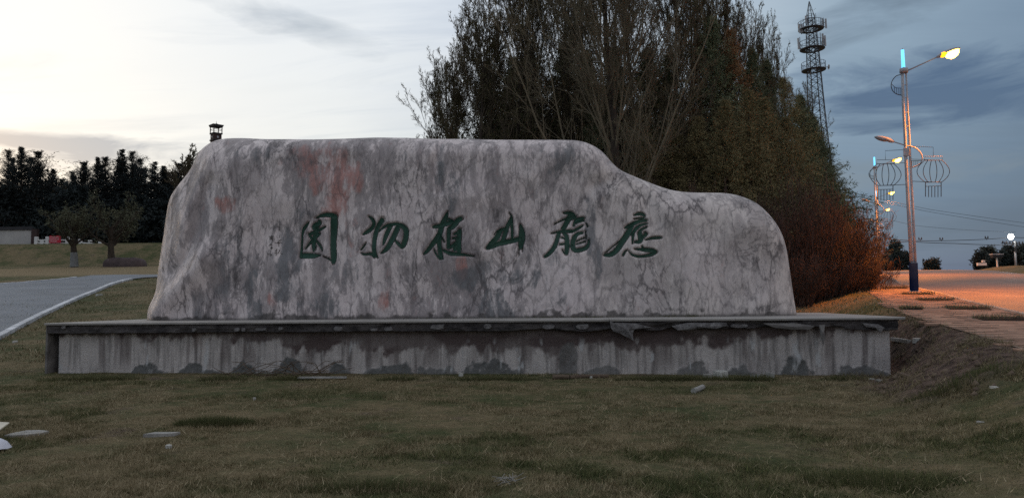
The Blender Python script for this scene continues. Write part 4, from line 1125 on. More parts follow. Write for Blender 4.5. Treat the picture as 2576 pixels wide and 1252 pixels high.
def make_lamp():
    r = empty('street_lamp', tuple(LB), LA)
    b0, s0 = lc(2297.5, 661), lc(2300, 736)
    main = [lc(2269.8, 183), lc(2272.9, 275), lc(2276.7, 340), lc(2279, 400), lc(2285, 520), lc(2293.1, 660)]
    sec = [lc(2279.3, 183), lc(2283.5, 275), lc(2287.4, 340), lc(2290, 400), lc(2296, 520), lc(2302.6, 660)]
    MB().tube([(p[0], 0, p[2]) for p in main], [0.052, .055, .058, .062, .068, .075], 12).build('pole', M['steel'], r, True)
    MB().tube([(p[0], 0.03, p[2]) for p in sec], [0.036, .038, .042, .046, .052, .058], 10).build('side_pole', M['steel'], r, True)
    for v in (214, 246, 283, 318, 420, 505, 560, 607):
        a = np.interp(v, [183, 275, 340, 400, 520, 660], [2269.8, 2272.9, 2276.7, 2279, 2285, 2293.1]); b = np.interp(v, [183, 275, 340, 400, 520, 660], [2279.3, 2283.5, 2287.4, 2290, 2296, 2302.6])
        MB().tube([lc(a, v), lc(b, v)], 0.016, 6).build('spacer', M['steel'], r)
    MB().tube([(s0[0], 0.0, -0.05), (s0[0] * 0.97 + b0[0] * 0.03, 0, 0.06), (b0[0], 0.0, b0[2])], [0.185, 0.170, 0.165], 20).build('base_sleeve', M['navy'], r, True)
    mb = MB()
    for k in range(4):
        a = PI / 4 + k * PI / 2
        mb.tube([(s0[0] + 0.22 * math.cos(a), 0.22 * math.sin(a), -0.02), (s0[0] + 0.22 * math.cos(a), 0.22 * math.sin(a), 0.06)], 0.02, 6)
    mb.box((s0[0], 0, 0.0), (0.52, 0.52, 0.03))
    mb.build('base_plate', M['steel'], r)
    c0, c1 = lc(2273.9, 183.5), lc(2273.4, 173)
    MB().tube([c0, c1], [0.165, 0.165], 20).build('collar', M['steel'], r, True)
    t0, t1 = lc(2272.4, 170), lc(2270.2, 126)
    MB().tube([c1, t0], [0.05, 0.05], 10).build('tube_holder', M['steel'], r)
    MB().tube([t1, lc(2270.0, 121.5)], [0.03, 0.008], 8).build('tube_tip', M['steel'], r)
    MB().tube([t0, t1], [0.075, 0.062], 12).build('light_tube', M['blue_tube'], r, True)
    a0, a1, a2 = lc(2283, 178), lc(2357, 144), lc(2416, 121)
    MB().tube([a0, a1], [0.030, 0.024], 8).build('upper_arm', M['steel'], r, True)
    lamp_head(a1, a2, True, r)
    mb = MB()
    hoop = cat([lc(2267, 188), lc(2254, 192), lc(2244.5, 204), lc(2241.8, 216), lc(2246, 229), lc(2256, 237), lc(2268.6, 240)], 5)
    mb.tube(hoop, 0.018, 6); inner = cat([lc(2243.5, 212), lc(2250, 219), lc(2258, 222), lc(2268.6, 222)], 3); mb.tube(inner, 0.012, 5)
    for a, b in (((2250, 219), (2250.5, 232.5)), ((2255.5, 221.5), (2256, 236)), ((2261, 222), (2261.5, 238.5)), ((2266, 222), (2266, 239.5))):
        mb.tube([lc(*a), lc(*b)], 0.010, 5)
    mb.build('side_hoop', M['wire'], r)
    l0, l1 = lc(2249, 357), lc(2199, 345)
    MB().tube(cat([l0, lc(2262, 361), lc(2279, 366), lc(2300, 371), lc(2314, 382), lc(2320, 396), lc(2317, 408), lc(2307, 417), lc(2294, 421)], 5),
              [0.026] * 41, 8).build('lower_arm', M['steel'], r, True)
    lamp_head(l0, l1, False, r)
    mb = MB(); mb.tube([lc(2290, 405), lc(2318, 404.5)], 0.012, 5)
    for a in ((2294, 420), (2299, 420), (2304, 418), (2309, 415)): mb.tube([lc(a[0], 405), lc(*a)], 0.010, 5)
    mb.build('arm_grille', M['wire'], r)
    MB().box((lc(2279, 383)[0], -0.02, lc(2279, 383)[2]), (0.20, 0.16, 0.32)).build('junction_box', M['steel'], r)
    for (cx_, ct, cb, hw, polex, sgn) in ((2227.4, 412.3, 467, 39.5, 2282, -1), (2347.8, 403.6, 458.8, 41.0, 2292, 1)):
        mb = MB(); rr = 0.0135
        for k, e in ((-1, 1), (-.62, .62), (-.22, .22), (.22, .22), (.62, .62), (1, 1)):
            pts = []
            for q in range(13):
                s_ = q / 12; vv = ct + (cb - ct) * s_
                shape = math.sin(PI * (0.10 + 0.80 * s_)) ** 0.9
                tp = 0.50 * (1 - s_) + 0.45 * s_
                xx = cx_ + k * hw * (tp + (1 - tp) * max(0, (shape - 0.30) / 0.70))
                pts.append(lc(xx, vv))
            mb.tube(pts, rr, 5)
        tw, bw = hw * 0.55, hw * 0.48
        mb.tube([lc(cx_ - tw, ct), lc(cx_ + tw, ct - 0.6)], rr, 5); mb.tube([lc(cx_ - bw, cb), lc(cx_ + bw, cb - 1)], rr, 5)
        mb.tube([lc(cx_ - tw, ct), lc(cx_ - tw, ct - 10), lc(cx_ + tw, ct - 10.5), lc(cx_ + tw, ct - 0.6)], 0.010, 5)
        ox = cx_ + 0.0 * hw
        mb.tube([lc(ox, ct - 10), lc(ox, ct - 33), lc(polex, ct - 36)], 0.010, 5)
        mb.tube([lc(cx_ - sgn * -1 * tw, ct), lc(polex, ct - 3)], 0.010, 5)
        mb.tube([lc(cx_ - sgn * -1 * bw, cb), lc(polex, cb - 3)], 0.012, 5)
        for e in (-1, 1): mb.tube([lc(cx_ + e * bw, cb), lc(cx_ + e * bw, cb + 36)], 0.016, 5)
        mb.tube([lc(cx_ - bw, cb + 10), lc(cx_ + bw, cb + 9)], 0.012, 5)
        for e in (-.6, -.2, .2, .6): mb.tube([lc(cx_ + e * bw, cb + 9.5), lc(cx_ + e * bw, cb + 37)], 0.014, 5)
        mb.build('lantern_frame', M['wire'], r)
    ld = bpy.data.lights.new('sodium_light', 'SPOT'); ld.energy = LAMP_W; ld.color = (1.0, 0.27, 0.022); ld.shadow_soft_size = 0.15
    ld.spot_size = math.radians(150); ld.spot_blend = 0.85
    lo = bpy.data.objects.new('sodium_light', ld); COL.objects.link(lo); lo.parent = r
    mid = (Vector(a1) + Vector(a2)) / 2; lo.location = mid + Vector((0.05, 0, -0.24)); lo.rotation_euler = (0, math.radians(-24), 0)
    return r
LAMP_W = 22000.0
lamp = make_lamp()
G = 'double-pole street lamps along the sidewalk kerb'
tag(lamp, 'tall nearest street lamp with navy base sleeve, glowing blue tube and two wire lantern frames', 'street lamp', G)
for (u, d, lab) in ((2211.0, 66.5, 'second street lamp along the road, its base hidden by the rusty bush'),
                    (2212.0, 100.0, 'third street lamp along the road, seen close right of the second pole'),
                    (2210.5, 134.0, 'fourth and farthest street lamp along the road with the lowest orange light')):
    c = copy_tree(lamp)
    p = at(u, 650, d); c.location = (p[0], d, 0.11 + 0.055 * d - (0.0 if d < 90 else 0.0))
    c['label'] = lab
    c.rotation_euler = (0, 0, LA - math.radians(2))

# ------------------------------------------------------------------ telecom tower
def make_tower():
    D = 95.0
    base = at(2078, 640, D); zb = hz(base[0], base[1])
    top = at(2035.5, 4, D)
    ht = top[2] - zb
    r = empty('telecom_tower', (base[0], base[1], zb), 0.5, label='tall dark lattice telecom mast with three antenna platforms behind the trees', cat='telecom tower')
    lean = math.atan2(base[0] - top[0], ht)
    r.rotation_euler = (0, -lean, 0.5 * 0)
    hs = [0, ht * .3, ht * .55, ht * .75, ht * .93]; ws = [2.75, 2.1, 1.52, 1.18, 0.80]
    W_ = lambda z: float(np.interp(z, hs, ws))
    mb = MB(); corners = [(-.5, -.5), (.5, -.5), (.5, .5), (-.5, .5)]
    for a, b in corners:
        mb.tube([(a * W_(z), b * W_(z), z) for z in hs] + [(a * 0.04, b * 0.04, ht)], [0.085, .08, .07, .06, .05, .03], 6)
    mb.build('leg_frame', M['tower_steel'], r)
    mb = MB(); z = 0.3
    while z < ht * .93:
        w = W_(z); dz = w * 0.62; z2 = min(z + dz, ht * .93); w2 = W_(z2)
        for i in range(4):
            a, b = corners[i], corners[(i + 1) % 4]
            mb.tube([(a[0] * w, a[1] * w, z), (b[0] * w2, b[1] * w2, z2)], 0.026, 4, False)
            mb.tube([(b[0] * w, b[1] * w, z), (a[0] * w2, a[1] * w2, z2)], 0.026, 4, False)
            mb.tube([(a[0] * w2, a[1] * w2, z2), (b[0] * w2, b[1] * w2, z2)], 0.024, 4, False)
        z = z2
    for k in range(4):
        z = ht * .93 + (ht * .07) * k / 4; w = 0.86 * (1 - k / 4) + 0.04
        for i in range(4):
            a, b = corners[i], corners[(i + 1) % 4]; mb.tube([(a[0] * w, a[1] * w, z), (b[0] * w, b[1] * w, z)], 0.022, 4, False)
    mb.build('bracing', M['tower_steel'], r)['kind'] = 'stuff'
    mb = MB()
    for sx_ in (-0.16, 0.16): mb.tube([(W_(0) * .5 + .25, sx_, 0), (W_(ht * .9) * .5 + .2, sx_, ht * .95)], 0.022, 4)
    for k in range(int(ht / 0.9)):
        z = 0.5 + k * .9; xx = np.interp(z, [0, ht * .95], [W_(0) * .5 + .25, W_(ht * .9) * .5 + .2]); mb.tube([(xx, -.3, z), (xx, .3, z)], 0.018, 4)
    mb.build('ladder', M['tower_steel'], r)
    def zpx(v): return (at(2045, v, D)[2] - zb)
    for v, rad in ((74, 1.50), (124, 1.48), (177, 1.42)):
        z = zpx(v); mb = MB(); n = 20
        for rr, zz, tt in ((rad, z, 0.05), (rad * .80, z - 0.02, 0.04), (rad, z + 0.95, 0.03), (rad, z + 0.5, 0.022)):
            ring = [(rr * math.cos(2 * PI * k / n), rr * math.sin(2 * PI * k / n), zz) for k in range(n + 1)]
            mb.tube(ring, tt, 5, False)
        for k in range(n):
            a = 2 * PI * k / n; c_, s_ = math.cos(a), math.sin(a)
            mb.tube([(rad * c_, rad * s_, z), (rad * c_, rad * s_, z + 0.95)], 0.018, 4, False)
            mb.tube([(rad * c_, rad * s_, z), (0.4 * c_, 0.4 * s_, z - 0.02)], 0.03, 4, False)
        V = [(rad * math.cos(2 * PI * k / n) * q, rad * math.sin(2 * PI * k / n) * q, z - 0.04) for q in (1.0, 0.55) for k in range(n)]
        mb.add(V, [(k, (k + 1) % n, n + (k + 1) % n, n + k) for k in range(n)])
        mb.build('platform', M['tower_steel'], r)
    def ant(u, v0, v1, dx=0.0):
        z0_, z1_ = zpx(v1), zpx(v0); cxp = at(u, (v0 + v1) / 2, D)[0]
        axx = base[0] - math.tan(lean) * (z0_ + z1_) / 2
        x = cxp - axx; s_ = 1 if x > 0 else -1
        mb = MB(); mb.box((x, -0.2, (z0_ + z1_) / 2), (0.20, 0.12, z1_ - z0_), bev=0.02)
        mb.build('antenna_panel', M['panel_white'], r)
        mb = MB(); mb.tube([(x - s_ * 0.25, -0.1, z0_ + 0.1), (x - s_ * 0.25, -0.1, z1_ + 0.15)], 0.035, 6)
        mb.tube([(x, -.15, z1_ - .3), (s_ * 1.2, 0, z0_ + 0.2)], 0.03, 4); mb.tube([(x, -.15, z0_ + .3), (s_ * 1.2, 0, z0_ - 0.1)], 0.03, 4)
        mb.build('antenna_bracket', M['tower_steel'], r)
    for a in ((2010, 61, 84), (2016, 62, 83), (2076, 50, 74), (2069, 50, 71), (2007, 96, 124), (2074, 92, 118), (2068.5, 87, 116), (2026, 41, 60)): ant(*a)
    z = zpx(170); mb = MB(); n = 14
    V = [(1.9, 0.33 * math.cos(2 * PI * k / n), z + 0.33 * math.sin(2 * PI * k / n)) for k in range(n)] + [(1.75, 0, z)]
    mb.add(V, [(k, (k + 1) % n, n) for k in range(n)]); mb.tube([(1.3, 0, z), (1.75, 0, z)], 0.04, 6); mb.build('dish', M['panel_white'], r)
make_tower()

# ------------------------------------------------------------------ wires and utility poles
def wire(pts, r, name, label, cat, group, sag=0.0, n=14):
    P = [Vector(at(u, v, d)) for u, v, d in pts]; out = []
    for a, b in zip(P[:-1], P[1:]):
        for k in range(n):
            t = k / n; p = a.lerp(b, t); p.z -= sag * 4 * t * (1 - t); out.append(p)
    out.append(P[-1]); c = out[0].copy(); out = [p - c for p in out]
    o = MB().tube(out, r, 5).build(name, M['cable'], None, loc=tuple(c))
    return tag(o, label, cat, group)
WG = 'overhead cables crossing the road'
wire([(2100, 470, 95), (2159.5, 488, 97), (2340, 527, 102), (2620, 566, 112)], 0.022, 'overhead_cable', 'upper faint overhead cable sloping down to the right across the grey sky', 'cable', WG, 0.05)
wire([(2100, 476, 95), (2159.5, 494, 97), (2340, 533, 102), (2620, 577, 112)], 0.022, 'overhead_cable', 'second overhead cable sloping down just under the topmost one', 'cable', WG, 0.05)
wire([(2206, 599, 100), (2300, 605, 104), (2420, 604, 108), (2545, 597, 112), (2640, 597, 114)], 0.042, 'overhead_cable', 'thick dark overhead cable carrying small insulators above the road crest', 'cable', WG, 0.05)
wire([(2206, 612, 100), (2284, 607, 104), (2400, 612, 108), (2555, 617, 112), (2640, 616, 114)], 0.042, 'overhead_cable', 'lowest overhead cable, just above the far trees', 'cable', WG, 0.05)
wire([(2210, 545, 100), (2302, 567, 104), (2430, 578, 108), (2555, 583, 112)], 0.018, 'overhead_cable', 'thin pale overhead cable between the upper pair and the lower pair', 'cable', WG, 0.05)
for (u, v, lab) in ((2315, 602, 'leftmost small insulator bracket on the thick overhead cable'), (2368, 602.5, 'middle small insulator bracket on the thick overhead cable'), (2482, 599, 'right small double insulator on the thick overhead cable')):
    p = at(u, v, 106); mb = MB()
    mb.box((0, 0, 0), (0.45, 0.08, 0.08)); mb.tube([(-.18, 0, 0), (-.18, 0, .3)], [.09, .05], 8); mb.tube([(.18, 0, 0), (.18, 0, .3)], [.09, .05], 8); mb.tube([(0, 0, 0), (0, 0, -0.25)], .03, 6)
    tag(mb.build('cable_insulator', M['cable'], loc=tuple(p)), lab, 'insulator', 'insulators on the thick cable')
def utility_pole(u, d, vtop, vbase, mat, label, arms, rad=0.13):
    b = at(u, vbase, d); zt = at(u, vtop, d)[2]; zg = min(b[2], float(zr(d)))
    r = empty('utility_pole', (b[0], b[1], zg), 0.25, label=label, cat='utility pole')
    MB().tube([(0, 0, -0.3), (0, 0, zt - zg)], [rad, rad * 0.7], 10).build('pole', mat, r, True)
    for (v, hw, nins) in arms:
        z = at(u, v, d)[2] - zg
        MB().box((0, 0, z), (2 * hw, 0.1, 0.1)).build('cross_arm', M['cable'], r)
        for k in range(nins):
            x = -hw + 2 * hw * (k + 0.5) / nins
            MB().tube([(x, 0, z + .04), (x, 0, z + .16), (x, 0, z + .38)], [.04, .13, .06], 8).build('insulator', M['cable'], r)
        MB().tube([(0.0, -0.1, z - 0.9), (0.0, -0.1, z - 0.35)], 0.2, 10).build('transformer', M['cable'], r)
    return r
utility_pole(2215, 98.0, 583, 680, M['fence'], 'utility pole with dark insulators just right of the second street lamp', [(590, 0.9, 3), (628, 1.0, 3)])
utility_pole(2555.5, 112.0, 606, 664, M['panel_white'], 'pale concrete utility pole with crowded cross arm at the far right', [(613.5, 1.7, 6), (617, 0.8, 2)], 0.16)
utility_pole(2530.5, 118.0, 608, 665, M['cable'], 'thin dark utility pole behind the far right trees', [(612, 0.7, 2)], 0.09)
# flood light
p = at(2541.5, 595.5, 111.5)
fl = empty('flood_light', tuple(p), 0, label='brilliant white flood light above the far right utility pole', cat='flood light')
mb = MB(); n = 16
V = [(0.42 * math.cos(2 * PI * k / n), -0.12, 0.36 * math.sin(2 * PI * k / n)) for k in range(n)] + [(0, -0.24, 0)]
mb.add(V, [((k + 1) % n, k, n) for k in range(n)]).build('lens', M['flood'], fl)
MB().tube([(0, -0.11, 0), (0, 0.25, 0)], [0.44, 0.22], 16).build('housing', M['panel_white'], fl)
MB().tube([(0, 0.1, 0), (0.3, 0.15, -0.6), (0.80, 0.2, -1.05)], 0.05, 6).build('bracket', M['tower_steel'], fl)
fd = bpy.data.lights.new('flood_lamp', 'POINT'); fd.energy = 250; fd.color = (1, 0.95, 0.85); fd.shadow_soft_size = 0.3
fo = bpy.data.objects.new('flood_lamp', fd); COL.objects.link(fo); fo.parent = fl; fo.location = (0, -0.6, 0)
# far right canopy sign, low white sign
def far_sign():
    d = 104.0; b = at(2508.7, 665, d); zt = at(2508.7, 639, d)[2] - b[2]
    r = empty('roadside_gantry', (b[0], b[1], b[2]), 0.1, label='small flat white-topped gantry on one post at the far right roadside', cat='gantry sign')
    MB().tube([(0, 0, -0.4), (0, 0, zt - 0.45)], 0.10, 8).build('post', M['fence'], r)
    MB().box((0, 0, zt - 0.3), (1.5, 0.5, 0.35)).build('box_base', M['cable'], r)
    for xx, w in ((-0.45, 0.75), (0.45, 0.62)): MB().box((xx, 0, zt - 0.02), (w, 0.7, 0.12)).build('roof_plate', M['panel_white'], r)
    b = at(2469.5, 667, d); r = empty('low_white_sign', tuple(b), 0, label='tiny stepped white roadside block at the foot of the far right trees', cat='roadside block')
    MB().box((0, 0, 0.15), (1.2, 0.3, 0.35)).build('base', M['fence'], r); MB().box((0.25, 0, 0.55), (0.34, 0.25, 0.25)).build('block', M['fence'], r)
far_sign()

# ------------------------------------------------------------------ far left: wall, balustrade, sign, boulder, watchtower
def left_far():
    zt = at(40, 579, 97)[2]; a = at(-220, 580, 97); b = at(97, 580, 97)
    zg = hz(-55, 97)
    r = empty('boundary_wall', (float(b[0]), 97.0, zg - 0.2), 0, label='pale rendered wall with a dark coping at the far left edge under the pines', cat='wall')
    L = float(b[0] - a[0]); h = zt - zg + 0.2
    MB().box((-L / 2 - 0.75, 0, h / 2), (L, 0.3, h)).build('wall_face', M['wallpale'], r)
    MB().box((-L / 2 - 0.75, 0, h + 0.07), (L + 0.2, 0.6, 0.14)).box((-L / 2 - 0.75, 0, h + 0.28), (L, 0.45, 0.28)).build('coping', M['roofdark'], r)
    MB().box((-0.40, -0.02, h / 2 + 0.05), (0.70, 0.5, h + 0.1)).build('pillar', M['brickdark'], r)
    d = 96.0
    posts = [(92, 595.6), (120, 595.2), (170, 595.8), (202, 601.5), (227, 604), (252.6, 606)]
    P = [at(u, v, d) for u, v in posts]; o = P[0]; zg0 = hz(P[0][0], d)
    r = empty('stone_balustrade', (float(o[0]), d, zg0), 0, label='low white stone balustrade on top of the grassy bank, stepping down to the right', cat='balustrade')
    for i, p in enumerate(P):
        zt = float(p[2]) - zg0; zb = hz(p[0], d) - zg0 - 0.2
        MB().box((float(p[0] - o[0]), 0, (zt + zb) / 2), (0.36, 0.36, zt - zb), bev=0.03).build('post', M['fence'], r)
        if i < len(P) - 1:
            q = P[i + 1]; x0, x1 = float(p[0] - o[0]), float(q[0] - o[0]); z0_, z1_ = zt - 0.42, float(q[2]) - zg0 - 0.42
            for dz in (0.0, -0.36):
                MB().tube([(x0, 0, z0_ + dz), (x1, 0, z1_ + dz)], 0.085, 6).build('rail', M['fence'], r)
            if i in (0, 2, 3): MB().box(((x0 + x1) / 2, 0, (z0_ + z1_) / 2 - 0.3), (0.5, 0.14, 0.5)).build('panel', M['fence'], r)
    d = 95.3; a = at(124, 611, d); b = at(153.5, 592.5, d); w = float(b[0] - a[0]); h = float(b[2] - a[2])
    r = empty('red_sign', (float((a[0] + b[0]) / 2), d, float(a[2])), 0, label='small red notice board with three rows of white lettering in front of the balustrade', cat='sign')
    MB().box((0, 0, h / 2), (w, 0.06, h), bev=0.01).build('board', M['red'], r)
    for s_ in (-1, 1): MB().box((s_ * w * .35, 0.06, -0.3), (0.06, 0.06, 1.0)).build('post', M['cable'], r)
    rg = random.Random(5)
    for row, (z, wid) in enumerate(((0.78, .84), (0.50, .84), (0.22, .62))):
        mb = MB(); n = int(wid * 13)
        for k in range(n):
            x = -w * .42 + (k + .5) * w * .84 / 11; 
            # small block characters: strokes too small to read in the photograph
            mb.box((x, -0.036, h * z), (0.085, 0.008, 0.020)); mb.box((x, -0.036, h * z + 0.05), (0.075, 0.008, 0.018)); mb.box((x + rg.uniform(-.02, .02), -0.0365, h * z + 0.015), (0.02, 0.008, 0.13)); mb.box((x, -0.036, h * z - 0.05), (0.085, 0.008, 0.018))
        mb.build('lettering', M['signwhite'], r)
    # boulder
    c = ground_at(303, 671, 60, 88); d = float(c[1]); k = d / 1950
    n, m = 40, 18; V = []
    for j in range(m + 1):
        for i in range(n):
            ph = 2 * PI * i / n; th = PI / 2 * j / m
            ex = 0.62
            cx_, sx_ = math.cos(ph), math.sin(ph)
            x = 52 * k * math.copysign(abs(cx_) ** ex, cx_) * math.cos(th) ** 0.45; y = 1.2 * math.copysign(abs(sx_) ** ex, sx_) * math.cos(th) ** 0.45; z = 27 * k * math.sin(th) ** 0.62
            nn = float(fbm(np.array([x * .8]), np.array([y * .8]), z * .8, 6, 3)[0]) - .5
            V.append((x * (1 + nn * .10), y * (1 + nn * .2), z * (1 + nn * .18 - 0.10 * (x / 2.2) ** 2 * 0.2) - 0.08))
    F = [(j * n + i, j * n + (i + 1) % n, (j + 1) * n + (i + 1) % n, (j + 1) * n + i) for j in range(m) for i in range(n)]
    tag(link_mesh('boulder', V, F, M['boulder'], smooth=True, loc=(float(c[0]), d + 1.0, float(c[2]) - 0.02)), 'long low brown boulder lying on the dry lawn left of the engraved stone', 'boulder')
    # watchtower
    d = 180.0; px = d / 1950
    zc = lambda v: float(at(543, v, d)[2])
    zg = hz(-60, d); c = at(543.4, 350, d)
    r = empty('watchtower', (float(c[0]), d, zg), PI / 4, label='slim dark brick watchtower with an open roofed lookout rising behind the engraved stone', cat='watchtower')
    z = lambda v: zc(v) - zg
    sd_ = 28.5 * px / math.sqrt(2)
    def frus(mb, z0_, z1_, w0, w1):
        V = [(a * w0 / 2, b * w0 / 2, z0_) for a, b in ((-1, -1), (1, -1), (1, 1), (-1, 1))] + [(a * w1 / 2, b * w1 / 2, z1_) for a, b in ((-1, -1), (1, -1), (1, 1), (-1, 1))]
        return mb.add(V, [(0, 3, 2, 1), (4, 5, 6, 7), (0, 1, 5, 4), (1, 2, 6, 5), (2, 3, 7, 6), (3, 0, 4, 7)])
    frus(MB(), -1, z(337), sd_ * 1.12, sd_).build('shaft', M['brickdark'], r)
    for v in (337, 353.5, 373.5, 395, 420): MB().box((0, 0, z(v)), (sd_ * 1.18, sd_ * 1.18, 0.28)).build('cornice', M['roofdark'], r)
    hw = sd_ * 0.52
    for a, b in ((-1, -1), (1, -1), (1, 1), (-1, 1)): MB().tube([(a * hw, b * hw, z(337)), (a * hw, b * hw, z(320))], 0.12, 8).build('post', M['brickdark'], r)
    mb = MB(); n = 6; e = sd_ * 0.70
    frus(mb, z(320.5), z(318.5), e * 1.75, e * 1.75)
    prof = [(1.0, z(317.0)), (0.72, z(315.2)), (0.4, z(313.4)), (0.04, z(310.8))]
    V = []; 
    for q, zz in prof: V += [(a * e * q, b * e * q, zz + (0.18 if q == 1.0 else 0)) for a, b in ((-1, -1), (1, -1), (1, 1), (-1, 1))]
    V += [(a * e * .9, b * e * .9, z(318.8)) for a, b in ((-1, -1), (1, -1), (1, 1), (-1, 1))]
    F = [(4 * j + i, 4 * j + (i + 1) % 4, 4 * (j + 1) + (i + 1) % 4, 4 * (j + 1) + i) for j in range(3) for i in range(4)] + [(12, 13, 14, 15)] + [(16 + i, 16 + (i + 1) % 4, (i + 1) % 4, i) for i in range(4)]
    mb.add(V, F).build('roof', M['roofdark'], r)
    MB().tube([(0, 0, z(311)), (0, 0, z(304.5))], [0.07, 0.02], 6).build('finial', M['roofdark'], r)
    for (fx, fy, v, hh) in ((-1, 0, 345.8, .45), (0, -1, 346.3, .45), (-1, 0, 363.5, .8)):
        # pale panes paint the sky showing through openings in the two near faces
        w = sd_ / 2 * 1.03
        mb = MB(); mb.box((fx * w, fy * w, z(v)), (0.1 if fx else 0.42, 0.1 if fy else 0.42, hh))
        mb.build('sky_pane', M['panel_white'], r)
    mb = MB()
    for a, b in (((-1, -1), (1, -1)), ((1, -1), (1, 1)), ((1, 1), (-1, 1)), ((-1, 1), (-1, -1))):
        mb.tube([(a[0] * hw, a[1] * hw, z(337) + .9), (b[0] * hw, b[1] * hw, z(337) + .9)], 0.05, 5)
    mb.build('railing', M['roofdark'], r)
left_far()
# ------------------------------------------------------------------ trees
def nrm(a): return a / (np.linalg.norm(a, axis=-1, keepdims=True) + 1e-9)
def grow(PL, R, m, t0, t1, ang, lenf, K, up, rg, wig=0.12, rfac=0.55, angv=0.3, tpow=1.0, shrink=0.55, rtip=0.15):
    n, K0, _ = PL.shape
    L0 = np.linalg.norm(np.diff(PL, axis=1), axis=2).sum(1)
    idx = np.repeat(np.arange(n), m); N = len(idx)
    t = t0 + (t1 - t0) * rg.uniform(0, 1, N) ** tpow
    f = t * (K0 - 1); i0 = np.minimum(f.astype(int), K0 - 2); fr = (f - i0)[:, None]
    p0 = PL[idx, i0] * (1 - fr) + PL[idx, i0 + 1] * fr
    tan = nrm(PL[idx, i0 + 1] - PL[idx, i0])
    r0 = (R[idx, i0] * (1 - fr[:, 0]) + R[idx, i0 + 1] * fr[:, 0]) * rfac
    rv = nrm(np.cross(tan, rg.normal(size=(N, 3))))
    a = ang * (1 + rg.uniform(-angv, angv, N))[:, None]
    d = nrm(tan * np.cos(a) + rv * np.sin(a))
    L = L0[idx] * lenf * rg.uniform(0.6, 1.15, N) * (1 - shrink * t)
    P = np.zeros((N, K, 3)); P[:, 0] = p0; st = (L / (K - 1))[:, None]
    for k in range(1, K):
        d = nrm(d + np.array([0, 0, up])[None] / (K - 1) + rg.normal(size=(N, 3)) * wig)
        P[:, k] = P[:, k - 1] + d * st
    Rr = r0[:, None] * np.linspace(1, rtip, K)[None]
    return P, Rr
def tubes(PL, R, sides=3):
    n, K, _ = PL.shape
    T = np.zeros_like(PL); T[:, 1:-1] = PL[:, 2:] - PL[:, :-2]; T[:, 0] = PL[:, 1] - PL[:, 0]; T[:, -1] = PL[:, -1] - PL[:, -2]
    T = nrm(T); ref = np.where(np.abs(T[..., 2:3]) < 0.9, np.array([0, 0, 1.0]), np.array([1.0, 0, 0]))
    e1 = nrm(np.cross(T, ref)); e2 = np.cross(T, e1)
    V = []
    for s_ in range(sides):
        q = 2 * PI * s_ / sides
        V.append(PL + (e1 * math.cos(q) + e2 * math.sin(q)) * R[..., None])
    V = np.stack(V, 2).reshape(-1, 3)
    base = (np.arange(n) * K * sides)[:, None, None] + (np.arange(K - 1) * sides)[None, :, None] + np.arange(sides)[None, None]
    nxt = (np.arange(n) * K * sides)[:, None, None] + (np.arange(K - 1) * sides)[None, :, None] + ((np.arange(sides) + 1) % sides)[None, None]
    F = np.stack([base, nxt, nxt + sides, base + sides], -1).reshape(-1, 4)
    return V, F
def merge(parts):
    Vs, Fs, n = [], [], 0
    for V, F in parts: Vs.append(V); Fs.append(F + n); n += len(V)
    return np.concatenate(Vs), Fs
def leaves(PL, per, size, rg, spread=0.03, droop=0.0, wf=0.35):
    n, K, _ = PL.shape; N = n * per; idx = np.repeat(np.arange(n), per)
    if not np.isscalar(size): size = size[idx][:, None]
    f = rg.uniform(0.15, 1, N) * (K - 1); i0 = np.minimum(f.astype(int), K - 2); fr = (f - i0)[:, None]
    p = PL[idx, i0] * (1 - fr) + PL[idx, i0 + 1] * fr + rg.normal(size=(N, 3)) * spread
    d = nrm(rg.normal(size=(N, 3)) + nrm(PL[idx, i0 + 1] - PL[idx, i0]) * 0.8 + np.array([0, 0, -droop])); w = nrm(np.cross(d, rg.normal(size=(N, 3))))
    s_ = size * rg.uniform(0.6, 1.3, N)[:, None]
    V = np.stack([p - w * s_ * wf * .5, p + w * s_ * wf * .5, p + d * s_], 1).reshape(-1, 3)
    return V, np.arange(3 * N).reshape(N, 3)
def trunkline(h, K, rg, wig=0.03, r0=0.2, r1=0.03):
    d = np.array([0, 0, 1.0]); P = [np.zeros(3)]
    for k in range(1, K):
        d = nrm(d + rg.normal(size=3) * wig); d[2] = max(d[2], 0.8); P.append(P[-1] + d * h / (K - 1))
    return np.array(P)[None], np.linspace(r0, r1, K)[None]

